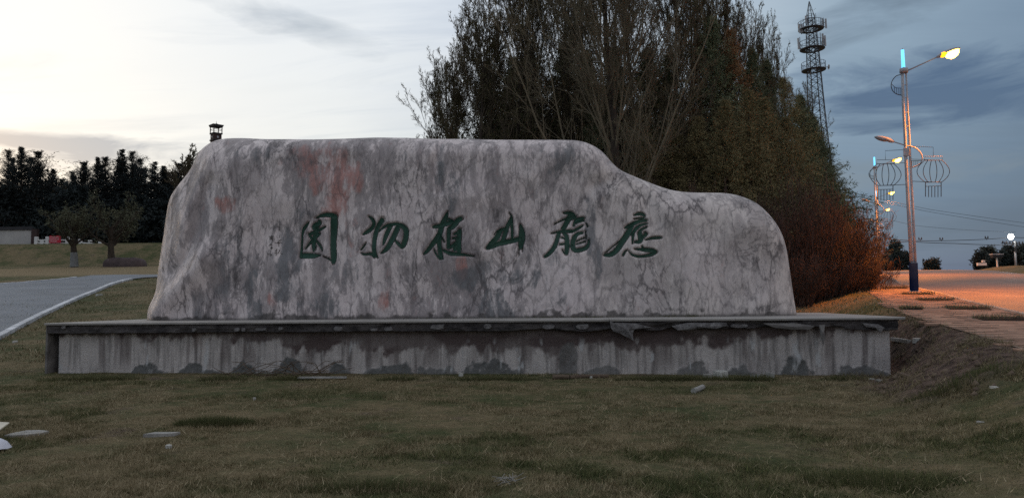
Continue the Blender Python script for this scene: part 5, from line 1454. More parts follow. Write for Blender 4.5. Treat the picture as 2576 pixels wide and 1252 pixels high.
def bare_tree(seed, h, r0, n1, n2, n3, n4, mt, mtw, ml, t0=0.12, leaf=2, lsz=0.07, twr=0.011, l1=0.62, ang1=0.75, up1=0.9):
    rg = np.random.default_rng(seed)
    P0, R0 = trunkline(h, 12, rg, 0.025, r0, r0 * 0.12)
    P1, R1 = grow(P0, R0, n1, t0, 0.95, ang1, l1, 9, up1, rg, 0.07, 0.30, shrink=0.62)
    P2, R2 = grow(P1, R1, n2, 0.15, 0.97, 0.55, 0.42, 6, 0.45, rg, 0.10, 0.5)
    P3, R3 = grow(P2, R2, n3, 0.15, 1.0, 0.55, 0.52, 5, 0.25, rg, 0.13, 0.6)
    P4, R4 = grow(P3, R3, n4, 0.1, 1.0, 0.6, 0.6, 3, 0.15, rg, 0.16, 0.8)
    R2 = np.maximum(R2, twr * 1.2); R3 = np.maximum(R3, twr); R4 = np.maximum(R4, twr * 0.75)
    root = empty('bare_tree', (0, 0, 0))
    V, F = tubes(P0, R0, 10); link_mesh('trunk', V, F, mt, root, smooth=True)
    V, F = merge([tubes(P1, np.maximum(R1, .014), 5), tubes(P2, R2, 3)]); link_mesh('limbs', V, F, mtw, root)
    ps = [tubes(P3, R3, 3), tubes(P4, R4, 3)]
    V, F = merge(ps); tag(link_mesh('crown', V, F, mtw, root), kind='stuff')
    if leaf:
        V, F = leaves(P4, leaf, lsz, rg); tag(link_mesh('buds', V, F, ml, root), kind='stuff')
    return root
def conifer(seed, h, rad, nb, ns, mt, ml, size=0.34, irregular=0.25, low=0.06, droop=0.25, power=0.85, wf=0.28, name='conifer_tree', trunk_r=None, dens=1.0):
    rg = np.random.default_rng(seed)
    P0, R0 = trunkline(h, 10, rg, 0.012, trunk_r or h * 0.014, 0.02)
    N = nb; t = low + (1 - low) * (1 - rg.uniform(0, 1, N) ** 1.15 * 1.0) * 0.995
    t = np.clip(t, low, 0.995)
    f = t * 9; i0 = np.minimum(f.astype(int), 8); fr = (f - i0)[:, None]
    p0 = P0[0, i0] * (1 - fr) + P0[0, i0 + 1] * fr
    az = rg.uniform(0, 2 * PI, N)
    L = rad * (1 - t) ** power * (1 + rg.uniform(-irregular, irregular, N)) + 0.18
    L *= 0.85 + 0.5 * irregular * np.sin(az * 3 + t * 17 + seed)
    d = np.stack([np.cos(az), np.sin(az), 0.25 + 0.9 * t ** 2 + 0 * az], -1); d = nrm(d)
    K = 6; PB_ = np.zeros((N, K, 3)); PB_[:, 0] = p0
    for k in range(1, K):
        d = nrm(d + np.array([0, 0, -droop / K * 2 if k < 4 else droop / K * 2.2]) + rg.normal(size=(N, 3)) * 0.06)
        PB_[:, k] = PB_[:, k - 1] + d * (L / (K - 1))[:, None]
    RB = np.maximum((0.006 + 0.006 * L)[:, None] * np.linspace(1, .2, K)[None], 0.005)
    P2, R2 = grow(PB_, RB, ns, 0.12, 1.0, 0.85, 0.34, 3, -0.12, rg, 0.10, 0.6, shrink=0.5)
    root = empty(name, (0, 0, 0))
    V, F = merge([tubes(P0, R0, 8), tubes(PB_, RB, 3)]); link_mesh('trunk', V, F, mt, root)
    szb = size * (1.2 - 0.75 * t); V, F = leaves(P2, max(1, int(3 * dens)), np.repeat(szb, ns), rg, 0.05, 0.25, wf); V2, F2 = leaves(PB_, int(10 * dens), szb, rg, 0.05, 0.2, wf)
    V, F = merge([(V, F), (V2, F2)]); tag(link_mesh('crown', V, F, ml, root), kind='stuff')
    return root
def shrub(seed, h, spread, ns, n2, n3, mat, leafmat=None, r=0.012, name='bare_shrub', up=0.5, base=0.35):
    rg = np.random.default_rng(seed); K = 7
    az = rg.uniform(0, 2 * PI, ns); q = rg.uniform(0, 1, ns) ** .7
    P = np.zeros((ns, K, 3)); P[:, 0] = np.stack([np.cos(az) * q * base, np.sin(az) * q * base, 0 * q], -1)
    d = nrm(np.stack([np.cos(az) * q * spread, np.sin(az) * q * spread, np.ones(ns)], -1)); L = h * rg.uniform(0.55, 1.05, ns)
    for k in range(1, K):
        d = nrm(d + rg.normal(size=(ns, 3)) * 0.06 + np.array([0, 0, up / K])); P[:, k] = P[:, k - 1] + d * (L / (K - 1))[:, None]
    R = np.full((ns, 1), r * 1.4) * np.linspace(1, .35, K)[None]
    P2, R2 = grow(P, R, n2, 0.2, 1, 0.4, 0.45, 5, 0.3, rg, 0.1, .8); P3, R3 = grow(P2, R2, n3, 0.15, 1, 0.5, 0.5, 3, 0.2, rg, .12, .9)
    R2 = np.maximum(R2, r * .7); R3 = np.maximum(R3, r * .55)
    root = empty(name, (0, 0, 0))
    V, F = tubes(P, R, 4); link_mesh('stems', V, F, mat, root)
    V, F = merge([tubes(P2, R2, 3), tubes(P3, R3, 3)]); tag(link_mesh('twigs', V, F, mat, root), kind='stuff')
    if leafmat:
        V, F = leaves(P3, 1, 0.06, rg); tag(link_mesh('leaves', V, F, leafmat, root), kind='stuff')
    return root
_used = set()
def place(proto, u, d, ztop, hproto, label, cat, group=None, rz=0.0, sx_=None, lean=(0, 0), x=None):
    """stand a tree on the ground at a measured bearing and distance, scaled to its measured top"""
    o = proto if proto.name not in _used else copy_tree(proto)
    _used.add(proto.name); _used.add(o.name)
    p = at(u, 700, d); X = float(p[0]) if x is None else x
    zg = hz(X, d) - 0.05
    if ztop is None: k = 1.0
    else: k = (float(at(u, ztop, d)[2]) - zg) / hproto
    o.location = (X, d, zg); o.rotation_euler = (lean[0], lean[1], rz)
    s_ = (sx_ if sx_ else k); o.scale = (s_, s_, k)
    tag(o, label, cat, group); return o

# far left treeline -----------------------------------------------------------
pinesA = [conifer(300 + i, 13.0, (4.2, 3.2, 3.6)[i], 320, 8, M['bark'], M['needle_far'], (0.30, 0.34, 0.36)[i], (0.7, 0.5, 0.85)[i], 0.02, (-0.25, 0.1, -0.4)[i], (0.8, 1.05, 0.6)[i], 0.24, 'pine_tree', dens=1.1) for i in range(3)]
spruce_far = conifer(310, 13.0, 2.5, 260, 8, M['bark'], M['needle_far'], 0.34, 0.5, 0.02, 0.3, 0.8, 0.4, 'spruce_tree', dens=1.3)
row = [(-40, 99, 392, 0), (8, 103, 378, 0), (46, 101, 373, 1), (88, 100, 386, 2), (112, 108, 425, 1), (140, 116, 452, 2), (170, 112, 432, 0), (205, 104, 412, 2), (238, 101, 398, 1), (268, 104, 400, 0),
       (300, 100, 377, 3), (330, 102, 386, 0), (352, 106, 402, 2), (384, 103, 408, 3), (412, 106, 420, 1), (438, 104, 412, 2), (470, 103, 392, 3), (496, 105, 392, 3), (520, 108, 405, 0)]
words = ['at the photo\'s left edge', 'with the shaggy top at far left', 'second tallest of the left clump', 'just left of the sky gap', 'low, left of the sky gap', 'low one in the sky gap',
         'at the right side of the sky gap', 'above the young tree by the red sign', 'behind the red sign', 'left of the tallest spike', 'with the tallest spike on the ridge', 'just right of the tallest spike', 'in the dip past the spike',
         'above the brown boulder', 'low one left of the round bare tree', 'behind the round bare tree', 'right of the round bare tree', 'nearest to the stone\'s shoulder', 'mostly hidden by the stone\'s shoulder']
rg = random.Random(21)
for (u, d, vt, k), w in zip(row, words):
    pr = spruce_far if k == 3 else pinesA[k]
    place(pr, u, d + 4, vt, 13.0, 'dark %s in the far left treeline, %s' % ('spruce' if k == 3 else 'pine', w), 'tree', 'dark trees of the far left treeline', rg.uniform(0, 6), sx_=rg.uniform(1.35, 1.8))
for i, (u, d, vt, k) in enumerate(row[:-1]):
    place(pinesA[(k + 1) % 3] if k < 3 else pinesA[i % 3], u + 14, d + 11, (vt + row[i + 1][2]) / 2 + 20, 13.0, 'dark pine filling between the taller far left trees', 'tree', 'second row of pines of the far left treeline', rg.uniform(0, 6), sx_=rg.uniform(1.5, 2.0))
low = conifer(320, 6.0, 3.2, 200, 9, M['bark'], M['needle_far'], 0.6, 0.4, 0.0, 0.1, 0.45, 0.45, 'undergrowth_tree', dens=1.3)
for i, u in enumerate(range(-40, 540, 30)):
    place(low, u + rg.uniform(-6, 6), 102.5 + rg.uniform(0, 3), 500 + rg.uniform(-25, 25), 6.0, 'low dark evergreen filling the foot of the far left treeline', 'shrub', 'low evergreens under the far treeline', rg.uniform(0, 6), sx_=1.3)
round_bare = bare_tree(331, 9.0, 0.16, 22, 9, 6, 3, M['bark'], M['twig_dark'], M['bud'], 0.3, 1, 0.09, 0.022, 0.5, 0.7)
place(round_bare, 452, 101, 366, 9.6, 'round-topped bare tree standing above the dark pines near the stone\'s left shoulder', 'tree')
bare2 = copy_tree(round_bare)
place(bare2, 128, 112, 432, 9.6, 'faint grey bare tree in the gap of the far left treeline', 'tree', rz=2.0)
# two young lawn trees in front of the bank
def lawn_tree(seed, u, vbase, vtop, d, spread_px, trunk_mat, label, lm):
    rg2 = np.random.default_rng(seed); k = d / 1950.0
    X = float(at(u, vbase, d)[0]); zg = hz(X, d); h = float(at(u, vtop, d)[2]) - zg; 
    P0, R0 = trunkline(h * .55, 6, rg2, .05, 0.42, 0.16)
    P1, R1 = grow(P0, R0, 18, 0.50, 1.0, 1.05, 1.15, 7, 0.8, rg2, .10, .5, shrink=.2)
    P2, R2 = grow(P1, R1, 11, 0.2, 1, .7, .5, 5, .3, rg2, .13, .6)
    P3, R3 = grow(P2, R2, 7, 0.1, 1, .7, .55, 3, .1, rg2, .15, .7)
    r = empty('lawn_tree', (X, d, zg), label=label, cat='tree')
    V, F = tubes(P0, R0, 10); link_mesh('trunk', V, F, M['bark'], r, smooth=True)
    if trunk_mat:
        nq = 3; V, F = tubes(P0[:, :nq], R0[:, :nq] + 0.012, 10); link_mesh('whitewash', V, F, trunk_mat, r, smooth=True)
    V, F = merge([tubes(P1, np.maximum(R1, .03), 5), tubes(P2, np.maximum(R2, .018), 3)]); link_mesh('limbs', V, F, M['bark'], r)
    V, F = leaves(P3, 3, 0.20, rg2, .10, 0, .4); tag(link_mesh('crown', V, F, lm, r), kind='stuff')
lawn_tree(41, 187.5, 650, 505, 82.0, 60, M['white_wash'], 'young budding tree with a whitewashed trunk right of the red sign', M['leaf_spring'])
lawn_tree(43, 279.5, 645, 492, 82.0, 70, None, 'young budding tree with a dark trunk rising behind the brown boulder', M['leaf_spring'])

# right-hand grove ----------------------------------------------------------------
willow = bare_tree(51, 18.0, 0.27, 52, 12, 8, 4, M['bark'], M['twig'], M['bud'], 0.10, 1, 0.07, 0.0085, 0.66, 0.62, 1.0)
X = at(1556, 700, 33.0)
place(willow, 1556, 33.0, None, 18.0, 'tall many-branched willow with a dark upright trunk behind the middle of the stone', 'tree')
willow2 = bare_tree(57, 12.0, 0.16, 38, 10, 7, 3, M['bark'], M['twig_dark'], M['bud'], 0.05, 3, 0.060, 0.0080, 0.58, 0.50, 0.9)
place(willow2, 1200, 36, 62, 12.2, 'slender bare willow with small leaves at the grove\'s left end', 'tree', 'bare willows of the right grove', 0.3, sx_=0.95)
for (u, d, vt, sx2, w) in ((1165, 39, 150, .85, 'the lower left outline'), (1240, 38.5, 10, .95, 'the upper left outline'), (1345, 39.5, -100, 1.0, 'the left part'),
                        (1475, 40, -130, 1.05, 'the gap left of the dark trunk'), (1610, 41, -130, 1.05, 'the gap right of the dark trunk'), (1750, 42, -60, 1.0, 'the upper right'), (1845, 43, 20, .95, 'the right shoulder'), (1895, 44, 70, .8, 'the outer right edge')):
    place(willow2, u, d, vt, 12.2, 'background bare willow whose twigs fill %s of the grove' % w, 'tree', 'bare willows filling the grove crown', rg.uniform(0, 6), sx_=sx2)
for (u, d, vt, sx2, lab) in ((1128, 37.5, 195, .85, 'shortest bare willow, outermost on the left of the grove'), (1300, 37.0, -60, 0.95, 'bare willow leaving the top of the photo, left of the dark trunk'),
                        (1420, 38.5, -110, 1.0, 'bare willow just left of the dark upright trunk'), (1700, 38.0, -90, 1.0, 'bare willow just right of the dark upright trunk'), (1800, 41.0, -20, 0.95, 'bare willow above the spruce in painted-on lamplight'),
                        (1965, 47, 118, .62, 'thin bare tree with upright twigs left of the telecom mast'), (2030, 56, 250, .70, 'thin bare tree sticking out beside the telecom mast'), (2062, 64, 370, .6, 'small bare tree overhanging low at the grove\'s right edge')):
    place(willow2, u, d, vt, 12.2, lab, 'tree', 'bare willows of the right grove', rg.uniform(0, 6), sx_=sx2)
sA = [conifer(70 + i, 12.0, 3.5, 460, 13, M['bark'], M['needle'], 0.26, 0.42, 0.02, 0.1, 0.85, 0.22, 'spruce_tree', dens=1.7) for i in range(2)]
sR = conifer(76, 12.0, 3.0, 420, 12, M['bark'], M['needle_lamplit'], 0.22, 0.40, 0.02, 0.1, 0.8, 0.20, 'spruce_tree', dens=1.8)
sO = conifer(75, 12.0, 3.4, 460, 13, M['bark'], M['needle_olive'], 0.22, 0.40, 0.02, 0.1, 0.72, 0.20, 'larch_tree', dens=1.8)
grove = [(1243, 41, 165, 0, 1.05), (1290, 43, 150, 1, 1.3), (1350, 42, 140, 0, 1.35), (1420, 44, 118, 1, 1.4), (1490, 43, 138, 0, 1.4), (1560, 45, 125, 1, 1.4), (1640, 43, 130, 0, 1.35), (1700, 45, 140, 1, 1.35),
         (1765, 40.5, 88, 3, 1.0), (1815, 40, 52, 0, 1.05), (1850, 40.5, 82, 3, 1.1), (1905, 43, 130, 1, .95), (1950, 45.5, 152, 0, .95), (1996, 49, 200, 2, 1.15), (2024, 52, 245, 1, 1.2), (2048, 56, 298, 0, 1.25), (2068, 60, 350, 1, 1.25), (2086, 65, 400, 0, 1.25)]
gw = ['at the grove\'s left end', 'second from the grove\'s left end', 'third from the grove\'s left end', 'behind the willow limbs left of the trunk', 'left of the dark upright trunk', 'right behind the dark upright trunk', 'right of the dark upright trunk',
      'left of the one in painted-on lamplight', 'left of the tallest', 'tallest of the grove', 'just right of the tallest', 'on the right shoulder of the grove', 'pointed, left of the bare twigs by the mast', 'where the right slope begins', 'halfway down the right slope',
      'below the mast\'s lowest platform', 'low on the right slope', 'last and lowest on the right slope']
for (u, d, vt, k, sx2), w in zip(grove, gw):
    pr = sO if k == 2 else sR if k == 3 else sA[k]
    place(pr, u, d, vt, 12.0, '%s %s' % ({2: 'olive larch', 3: 'spruce in painted-on orange lamplight'}.get(k, 'dark green spruce'), w), 'tree', 'conifers of the right grove', rg.uniform(0, 6), sx_=sx2)
# young larches in front, filling the lower half
front = [(1700, 36.5, 330), (1760, 36, 300), (1830, 35.5, 260), (1890, 36.5, 235), (1945, 38, 250), (1985, 41, 300), (2015, 45, 360), (2040, 50, 420), (1640, 37, 340), (1400, 38, 300), (1330, 37.5, 290), (1270, 38, 300), (1500, 38, 290), (1215, 38, 330)]
fw = ['right of the willow trunk, low', 'over the stone\'s shoulder slope', 'over the middle of the stone\'s low back', 'tallest front one', 'over the stone\'s right hump', 'behind the brown thicket', 'right part of the front row', 'rightmost of the front row',
      'touching the willow trunk on the right', 'left of the willow, over the stone\'s flat top', 'third from left over the flat top', 'second from left over the flat top', 'just left of the willow trunk', 'leftmost over the flat top']
for (u, d, vt), w in zip(front, fw):
    place(sO if u > 1600 else sA[0], u, d, vt, 12.0, 'young %s in the front row, %s' % ('larch' if u > 1600 else 'spruce', w), 'tree', 'young trees in the front row of the grove', rg.uniform(0, 6), sx_=0.80)
# thicket of bare shrubs
th = [shrub(90 + i, 4.2, 0.28, 34, 7, 4, M['thicket'], None, 0.010) for i in range(2)]
tpos = [(1560 + 34 * i + rg.uniform(-8, 8), 31.5 + rg.uniform(0, 3.5) + max(0, (i - 12)) * 0.25, 470 + rg.uniform(-40, 50)) for i in range(18)]
names_t = ['behind the stone\'s %s' % s_ for s_ in ('high shoulder', 'steep drop', 'sloping back', 'low back', 'low back, second', 'low back, third', 'low back, fourth', 'low back, fifth', 'rounded end', 'rounded end, second')]
for i, (u, d, vt) in enumerate(tpos):
    place(th[i % 2], u, d, vt, 4.6, ('brown bare thicket shrub %s' % names_t[i]) if i < 10 else 'brown bare thicket shrub, number %s to the right past the stone\'s rounded end' % ['one', 'two', 'three', 'four', 'five', 'six', 'seven', 'eight'][i - 10],
          'shrub', 'brown bare shrubs of the thicket', rg.uniform(0, 6), sx_=1.15)
lowt = shrub(97, 2.2, 0.55, 46, 7, 3, M['thicket'], None, 0.009)
for i in range(10):
    u = 1995 + i * 22 + rg.uniform(-5, 5); d = 30.5 + 0.35 * i + rg.uniform(0, 1)
    place(lowt, u, d, 655 + rg.uniform(-20, 20), 2.4, 'knee-to-head-high brown brush at the thicket\'s front, between stone and sidewalk', 'shrub', 'low brown brush at the front of the thicket', rg.uniform(0, 6), sx_=1.1)
bush = shrub(99, 4.2, 0.42, 90, 9, 5, M['bush'], M['bud'], 0.009, 'rusty_shrub', 0.5, 0.9)
place(bush, 2150, 35.5, 548, 4.4, 'large rusty orange shrub lit by the street lamp at the grove\'s right end', 'shrub', 'rusty shrubs beside the sidewalk', 1.0, sx_=0.78)
for (u, d, vt, lab) in ((2112, 34, 590, 'rusty shrub left of the largest one'), (2150, 38.0, 612, 'lower rusty shrub leaning over the sidewalk edge'), (2095, 33.5, 600, 'rusty shrub farthest left, touching the brown thicket'), (2150, 33.2, 640, 'low rusty shrub in front of the largest one')):
    place(bush, u, d, vt, 4.4, lab, 'shrub', 'rusty shrubs beside the sidewalk', rg.uniform(0, 6), sx_=0.62)
place(sA[1], 2120, 42, 520, 12.0, 'small dark spruce poking out low beside the telecom mast foot', 'tree', 'conifers of the right grove', 1.2, sx_=.32)
# far trees beyond the crest
def far_tree(seed, u, d, vtop, wpx, label):
    rg2 = np.random.default_rng(seed); X = float(at(u, 670, d)[0]); zb = min(float(zr(d)), hz(X, d)) - 0.5
    h = float(at(u, vtop, d)[2]) - zb; wdt = wpx * d / 1950 / 2
    P0, R0 = trunkline(h * .9, 8, rg2, .03, 0.16, 0.03)
    P1, R1 = grow(P0, R0, 34, 0.12, 1.0, 0.9, wdt / (h * .9) * 1.25, 5, 0.6, rg2, .1, .5, shrink=.35)
    P2, R2 = grow(P1, R1, 9, 0.1, 1, .8, .45, 4, .2, rg2, .15, .6)
    r = empty('far_tree', (X, d, zb), label=label, cat='tree', group='far trees beyond the road crest')
    V, F = merge([tubes(P0, R0, 6), tubes(P1, np.maximum(R1, .02), 3)]); link_mesh('trunk', V, F, M['bark'], r)
    V, F = leaves(P2, 9, 0.42, rg2, .22, 0, .6); tag(link_mesh('crown', V, F, M['leaf_far'], r), kind='stuff')
far_tree(501, 2250, 122, 618, 52, 'tallest far tree beyond the crest, between the two nearest lamp poles')
far_tree(502, 2275, 126, 645, 44, 'lower far tree just left of the nearest lamp pole')
far_tree(503, 2228, 118, 648, 34, 'dark far tree right of the rusty shrub')
far_tree(504, 2345, 128, 660, 44, 'tiny round far tree on the road crest right of the nearest lamp')
far_tree(505, 2466, 112, 645, 40, 'leftmost of the far right clump of trees')
far_tree(506, 2487, 113, 634, 48, 'far right tree behind the flat gantry sign')
far_tree(507, 2516, 115, 640, 44, 'far right tree between the gantry sign and the thin pole')
far_tree(508, 2540, 117, 626, 46, 'far right tree behind the pale utility pole')
far_tree(509, 2575, 114, 622, 46, 'far right tree cut by the photo edge')

# ------------------------------------------------------------------ grass
def infoot(X, Y):
    l = (X - PO[0]) * PU[0] + (Y - PO[1]) * PU[1]; b = (X - PO[0]) * PN[0] + (Y - PO[1]) * PN[1]
    return (np.abs(l) < PHALF + 0.22) & (b > -0.03) & (b < PDEP + .2)
NPp = NP[:, :2]
def onpath(X, Y):
    yk = np.interp(X, NPp[:, 0], NPp[:, 1]); return (X < NPp[-4, 0]) & (Y > yk - 0.3) & (X > -60) & (X < -11)
def grass_field(name, n, y0, y1, Lr, Wr, seed, label=None, pw=1.0, xlim=0.72):
    rg = np.random.default_rng(seed)
    Y = (y0 ** (1 - 0) + (y1 - y0) * rg.uniform(0, 1, n) ** pw); X = rg.uniform(-xlim, xlim, n) * Y
    ok = ~infoot(X, Y) & (X < xl(Y) + 0.10) & ~onpath(X, Y)
    X, Y = X[ok], Y[ok]
    dens = fbm(X * 1.1, Y * 1.1, 0, 400, 4)
    keep = rg.uniform(0, 1, len(X)) < (0.35 + 1.1 * smooth(0.35, 0.6, dens)) * (1 - 0.7 * smooth(-2.6, -1.8, X - xl(Y)) * smooth(21, 17, Y) * smooth(9.0, 11.0, Y)); X, Y, dens = X[keep], Y[keep], dens[keep]
    Z = H(X, Y)
    a = fbm(X * 0.30, Y * 0.45, 0, 410, 4); b = fbm(X * 1.7, Y * 1.7, 0, 411, 4)
    dry = smooth(0.44, 0.55, 0.62 * a + 0.38 * b) 
    cl = fbm(X * 7.0, Y * 7.0, 0, 430, 3)
    dry = np.clip(0.15 + 0.85 * dry + 1.2 * (cl - 0.5) + 0.25 * smooth(10, 14, Y) - 0.05 * smooth(9, 6.5, Y) + rg.normal(0, .22, len(X)), 0, 1)
    bk = smooth(-2.6, -1.6, X - xl(Y)) * smooth(22, 18, Y) * smooth(9.0, 11.0, Y)
    dry = np.maximum(dry, bk * rg.uniform(0.6, 1, len(X)))
    tone = np.clip(rg.beta(1.3, 4.0, len(X)) + (rg.uniform(0, 1, len(X)) > 0.97) * 0.5 + 0.9 * (cl - 0.5), 0, 1) * (1 - 0.5 * bk)
    L = rg.uniform(*Lr, len(X)) * (0.6 + 0.7 * smooth(0.4, 0.65, dens) + 1.6 * np.clip(cl - 0.5, 0, 1)) * (1 - .25 * dry)
    Wd = rg.uniform(*Wr, len(X))
    return blades(name, X, Y, Z, L, Wd, dry, tone, M['grass'], None, 1.8, seed, kind='stuff', label=label)
grass_field('grass', 330000, 5.2, 11.0, (0.018, 0.060), (0.004, 0.009), 71, pw=0.85)
grass_field('grass', 260000, 11.0, 19.0, (0.02, 0.065), (0.005, 0.011), 72)
grass_field('grass', 150000, 19.0, 60.0, (0.05, 0.16), (0.014, 0.034), 73)
# pale dry straws lying about
rgx = np.random.default_rng(74); n = 5200
Y = 5.4 + 11 * rgx.uniform(0, 1, n) ** 1.2; X = rgx.uniform(-.7, .7, n) * Y; ok = ~infoot(X, Y) & (X < xl(Y)); X, Y = X[ok], Y[ok]
blades('dry_straw', X, Y, H(X, Y) + 0.02, rgx.uniform(.04, .13, len(X)), rgx.uniform(.004, .007, len(X)), np.ones(len(X)), rgx.uniform(.3, .9, len(X)), M['grass'], None, 5.0, 75, kind='stuff')
# dry tussocks and clods on the bank between plinth and sidewalk
rgb_ = np.random.default_rng(91); n = 330
Y = rgb_.uniform(9.5, 20, n); X = xl(Y) - rgb_.uniform(0.0, 2.3, n); ok = ~infoot(X, Y); X, Y = X[ok], Y[ok]
m = 14; Xc = np.repeat(X, m) + rgb_.normal(0, .05, len(X) * m); Yc = np.repeat(Y, m) + rgb_.normal(0, .05, len(X) * m)
blades('bank_grass', Xc, Yc, H(Xc, Yc) + .02, rgb_.uniform(.05, .20, len(Xc)), rgb_.uniform(.006, .011, len(Xc)), rgb_.uniform(.85, 1, len(Xc)), np.repeat(rgb_.uniform(0, .3, len(X)), m), M['grass'], None, 2.2, 92, kind='stuff')
n = 260; Y = rgb_.uniform(9.5, 19, n); X = xl(Y) - rgb_.uniform(0.1, 2.2, n); ok = ~infoot(X, Y); X, Y = X[ok], Y[ok]; Z = H(X, Y)
mb = MB(); rr5 = random.Random(93)
for x, y, z in zip(X, Y, Z):
    s_ = rr5.uniform(.02, .09); q = [(rr5.uniform(.7, 1.2)) for _ in range(6)]
    V = [(x + s_ * a * q[i], y + s_ * b * q[i], z + s_ * c_ * q[i] * .7) for i, (a, b, c_) in enumerate(((1, 0, 0), (-1, 0, 0), (0, 1, 0), (0, -1, 0), (0, 0, 1), (0, 0, -1)))]
    mb.add(V, [(0, 2, 4), (2, 1, 4), (1, 3, 4), (3, 0, 4), (2, 0, 5), (1, 2, 5), (3, 1, 5), (0, 3, 5)])
tag(mb.build('soil_clods', M['wood'], smooth=True), kind='stuff')
# denser green tufts
def tuft(u, v, rx, ry, n, seed, L=(.08, .2), dark=True, dryv=0.05):
    c = ground_at(u, v); rg = np.random.default_rng(seed)
    a = rg.uniform(0, 2 * PI, n); q = np.sqrt(rg.uniform(0, 1, n)); X = c[0] + rx * q * np.cos(a); Y = c[1] + ry * q * np.sin(a)
    ok = ~infoot(X, Y); X, Y = X[ok], Y[ok]; n = len(X)
    return X, Y, H(X, Y), rg.uniform(*L, n) * (1.1 - .5 * q[:n]), rg.uniform(.006, .011, n), rg.uniform(0, .2, n) + dryv, rg.uniform(0, .25, n)
def tuft_obj(args, label):
    X, Y, Z, L, Wd, dr, tn = tuft(*args[0], **args[1])
    o = blades('grass_tuft', X, Y, Z, L, Wd, dr, tn, M['grass'], None, 0.8, args[0][-1], kind='stuff', label=label); return o
tuft_obj(((540, 1067, 0.50, 0.30, 2600, 601), dict(L=(.05, .15))), 'thick dark green grass tuft in the left foreground')
tuft_obj(((2195, 1215, 0.6, 0.35, 1500, 602), dict(L=(.05, .12))), 'dark green grass patch at the bottom right')
tuft_obj(((940, 1235, 0.6, 0.2, 1200, 603), dict(L=(.05, .12))), 'dark green grass patch at the bottom left of the middle')
tuft_obj(((2440, 955, 1.0, 0.4, 1500, 604), dict(L=(.05, .16))), 'dark grass in the hollow right of the plinth')
for k, (u, w) in enumerate(((230, 1.1), (560, 0.5), (730, .5), (1240, .9), (1650, .8), (1730, .6), (1850, .7), (1905, .4), (2130, .5), (1000, .4))):
    tuft_obj(((u, 956, w, 0.16, int(1500 * w), 610 + k), dict(L=(.06, .18), dryv=0.15)), 'tall dark grass grown against the foot of the plinth wall')

# ------------------------------------------------------------------ litter and rubble
rg = random.Random(33)
def slabby(u, v, wpx, hpx, thick, name, label, mat, rz=0.0, n=9, cat='rubble', group=None, tilt=0.0, pts=None):
    c = ground_at(u, v); d = float(c[1]); k = d / 1950; thick = thick * 0.8; w = wpx * k; dep = hpx * k * d / 1.45 * (0.35 if thick > 0.035 else 1.0)
    P = []
    if pts: P = [((a) * w / 2, b * dep / 2) for a, b in pts]; n = len(P)
    else:
        for q in range(n):
            a = 2 * PI * q / n; P.append((w / 2 * math.cos(a) * rg.uniform(.8, 1.05), dep / 2 * math.sin(a) * rg.uniform(.8, 1.05)))
    V = [(x, y, thick + x * tilt + rg.uniform(-.004, .004)) for x, y in P] + [(x * 1.05, y * 1.05, -0.05) for x, y in P]
    F = [tuple(range(n))] + [(q + n, (q + 1) % n + n, (q + 1) % n, q) for q in range(n)]
    o = link_mesh(name, V, F, mat, loc=(float(c[0]), float(c[1]), float(c[2]))); o.rotation_euler = (0, 0, rz)
    return tag(o, label, cat, group)
RG = 'broken slabs and chips lying on the grass'
slabby(70, 1094, 86, 17, 0.035, 'broken_slab', 'long thin grey broken slab in the left foreground', M['debris'], 0.30, pts=[(-1, -.5), (-.4, -.7), (.3, -.6), (.8, -.3), (1, .2), (.4, .6), (-.3, .7), (-.9, .1)], group=RG)
slabby(407, 1097, 78, 15, 0.045, 'broken_slab', 'pale flat broken slab left of the green tuft', M['debris'], 0.04, pts=[(-1, -.9), (-.1, -.8), (.5, -.7), (.85, -.5), (1, .9), (.2, 1), (-.55, .9), (-.8, .2)], group=RG)
slabby(425, 1129, 17, 7, 0.05, 'stone_chip', 'small white stone below the pale flat slab', M['debris_w'], 0, 7, group=RG)
slabby(640, 1006, 9, 8, 0.05, 'stone_chip', 'tiny pale chip in the grass well above the green tuft', M['debris'], 0.4, 6, group=RG)
slabby(250, 743, 12, 5, 0.10, 'litter_scrap', 'small white scrap beside the curved grey path', M['debris_w'], 0.2, 6, cat='litter')
slabby(38, 862, 10, 5, 0.07, 'litter_scrap', 'tiny white scrap on the grass below the path\'s near kerb', M['debris_w'], 0.2, 6, cat='litter')
slabby(1812, 948, 26, 12, 0.15, 'broken_block', 'pale broken hollow block against the plinth foot', M['debris_w'], 0.3, pts=[(-.9, -1), (.6, -1), (1, .4), (.7, 1), (-.6, .9)], group=RG, tilt=0.15)
slabby(1780, 949, 26, 8, 0.08, 'broken_block', 'grey rubble lump just left of the pale hollow block', M['debris'], 0, 7, group=RG)
slabby(1938, 949, 22, 9, 0.12, 'broken_block', 'small tilted grey block right of the pale hollow block', M['debris'], -.2, pts=[(-1, -1), (.7, -1), (1, .6), (.2, 1), (-.9, .8)], group=RG, tilt=-.2)
slabby(1905, 948, 34, 5, 0.05, 'broken_block', 'flat grey fragment left of the small tilted block', M['debris'], 0, 8, group=RG)
slabby(1160, 946, 14, 5, 0.09, 'stone_chip', 'small white chip at the foot of the plinth middle', M['debris_w'], .3, 6, group=RG)
slabby(1395, 951, 10, 5, 0.06, 'stone_chip', 'tiny pale chip left of the dark plank', M['debris_w'], .3, 6, group=RG)
slabby(1485, 951, 10, 5, 0.06, 'stone_chip', 'tiny pale chip right of the dark plank', M['debris_w'], .3, 6, group=RG)
slabby(2192, 957, 14, 5, 0.05, 'stone_chip', 'left white chip below the plinth\'s right corner', M['debris_w'], .3, 6, group=RG)
slabby(2212, 960, 18, 6, 0.05, 'stone_chip', 'right grey chip below the plinth\'s right corner', M['debris'], .1, 7, group=RG)
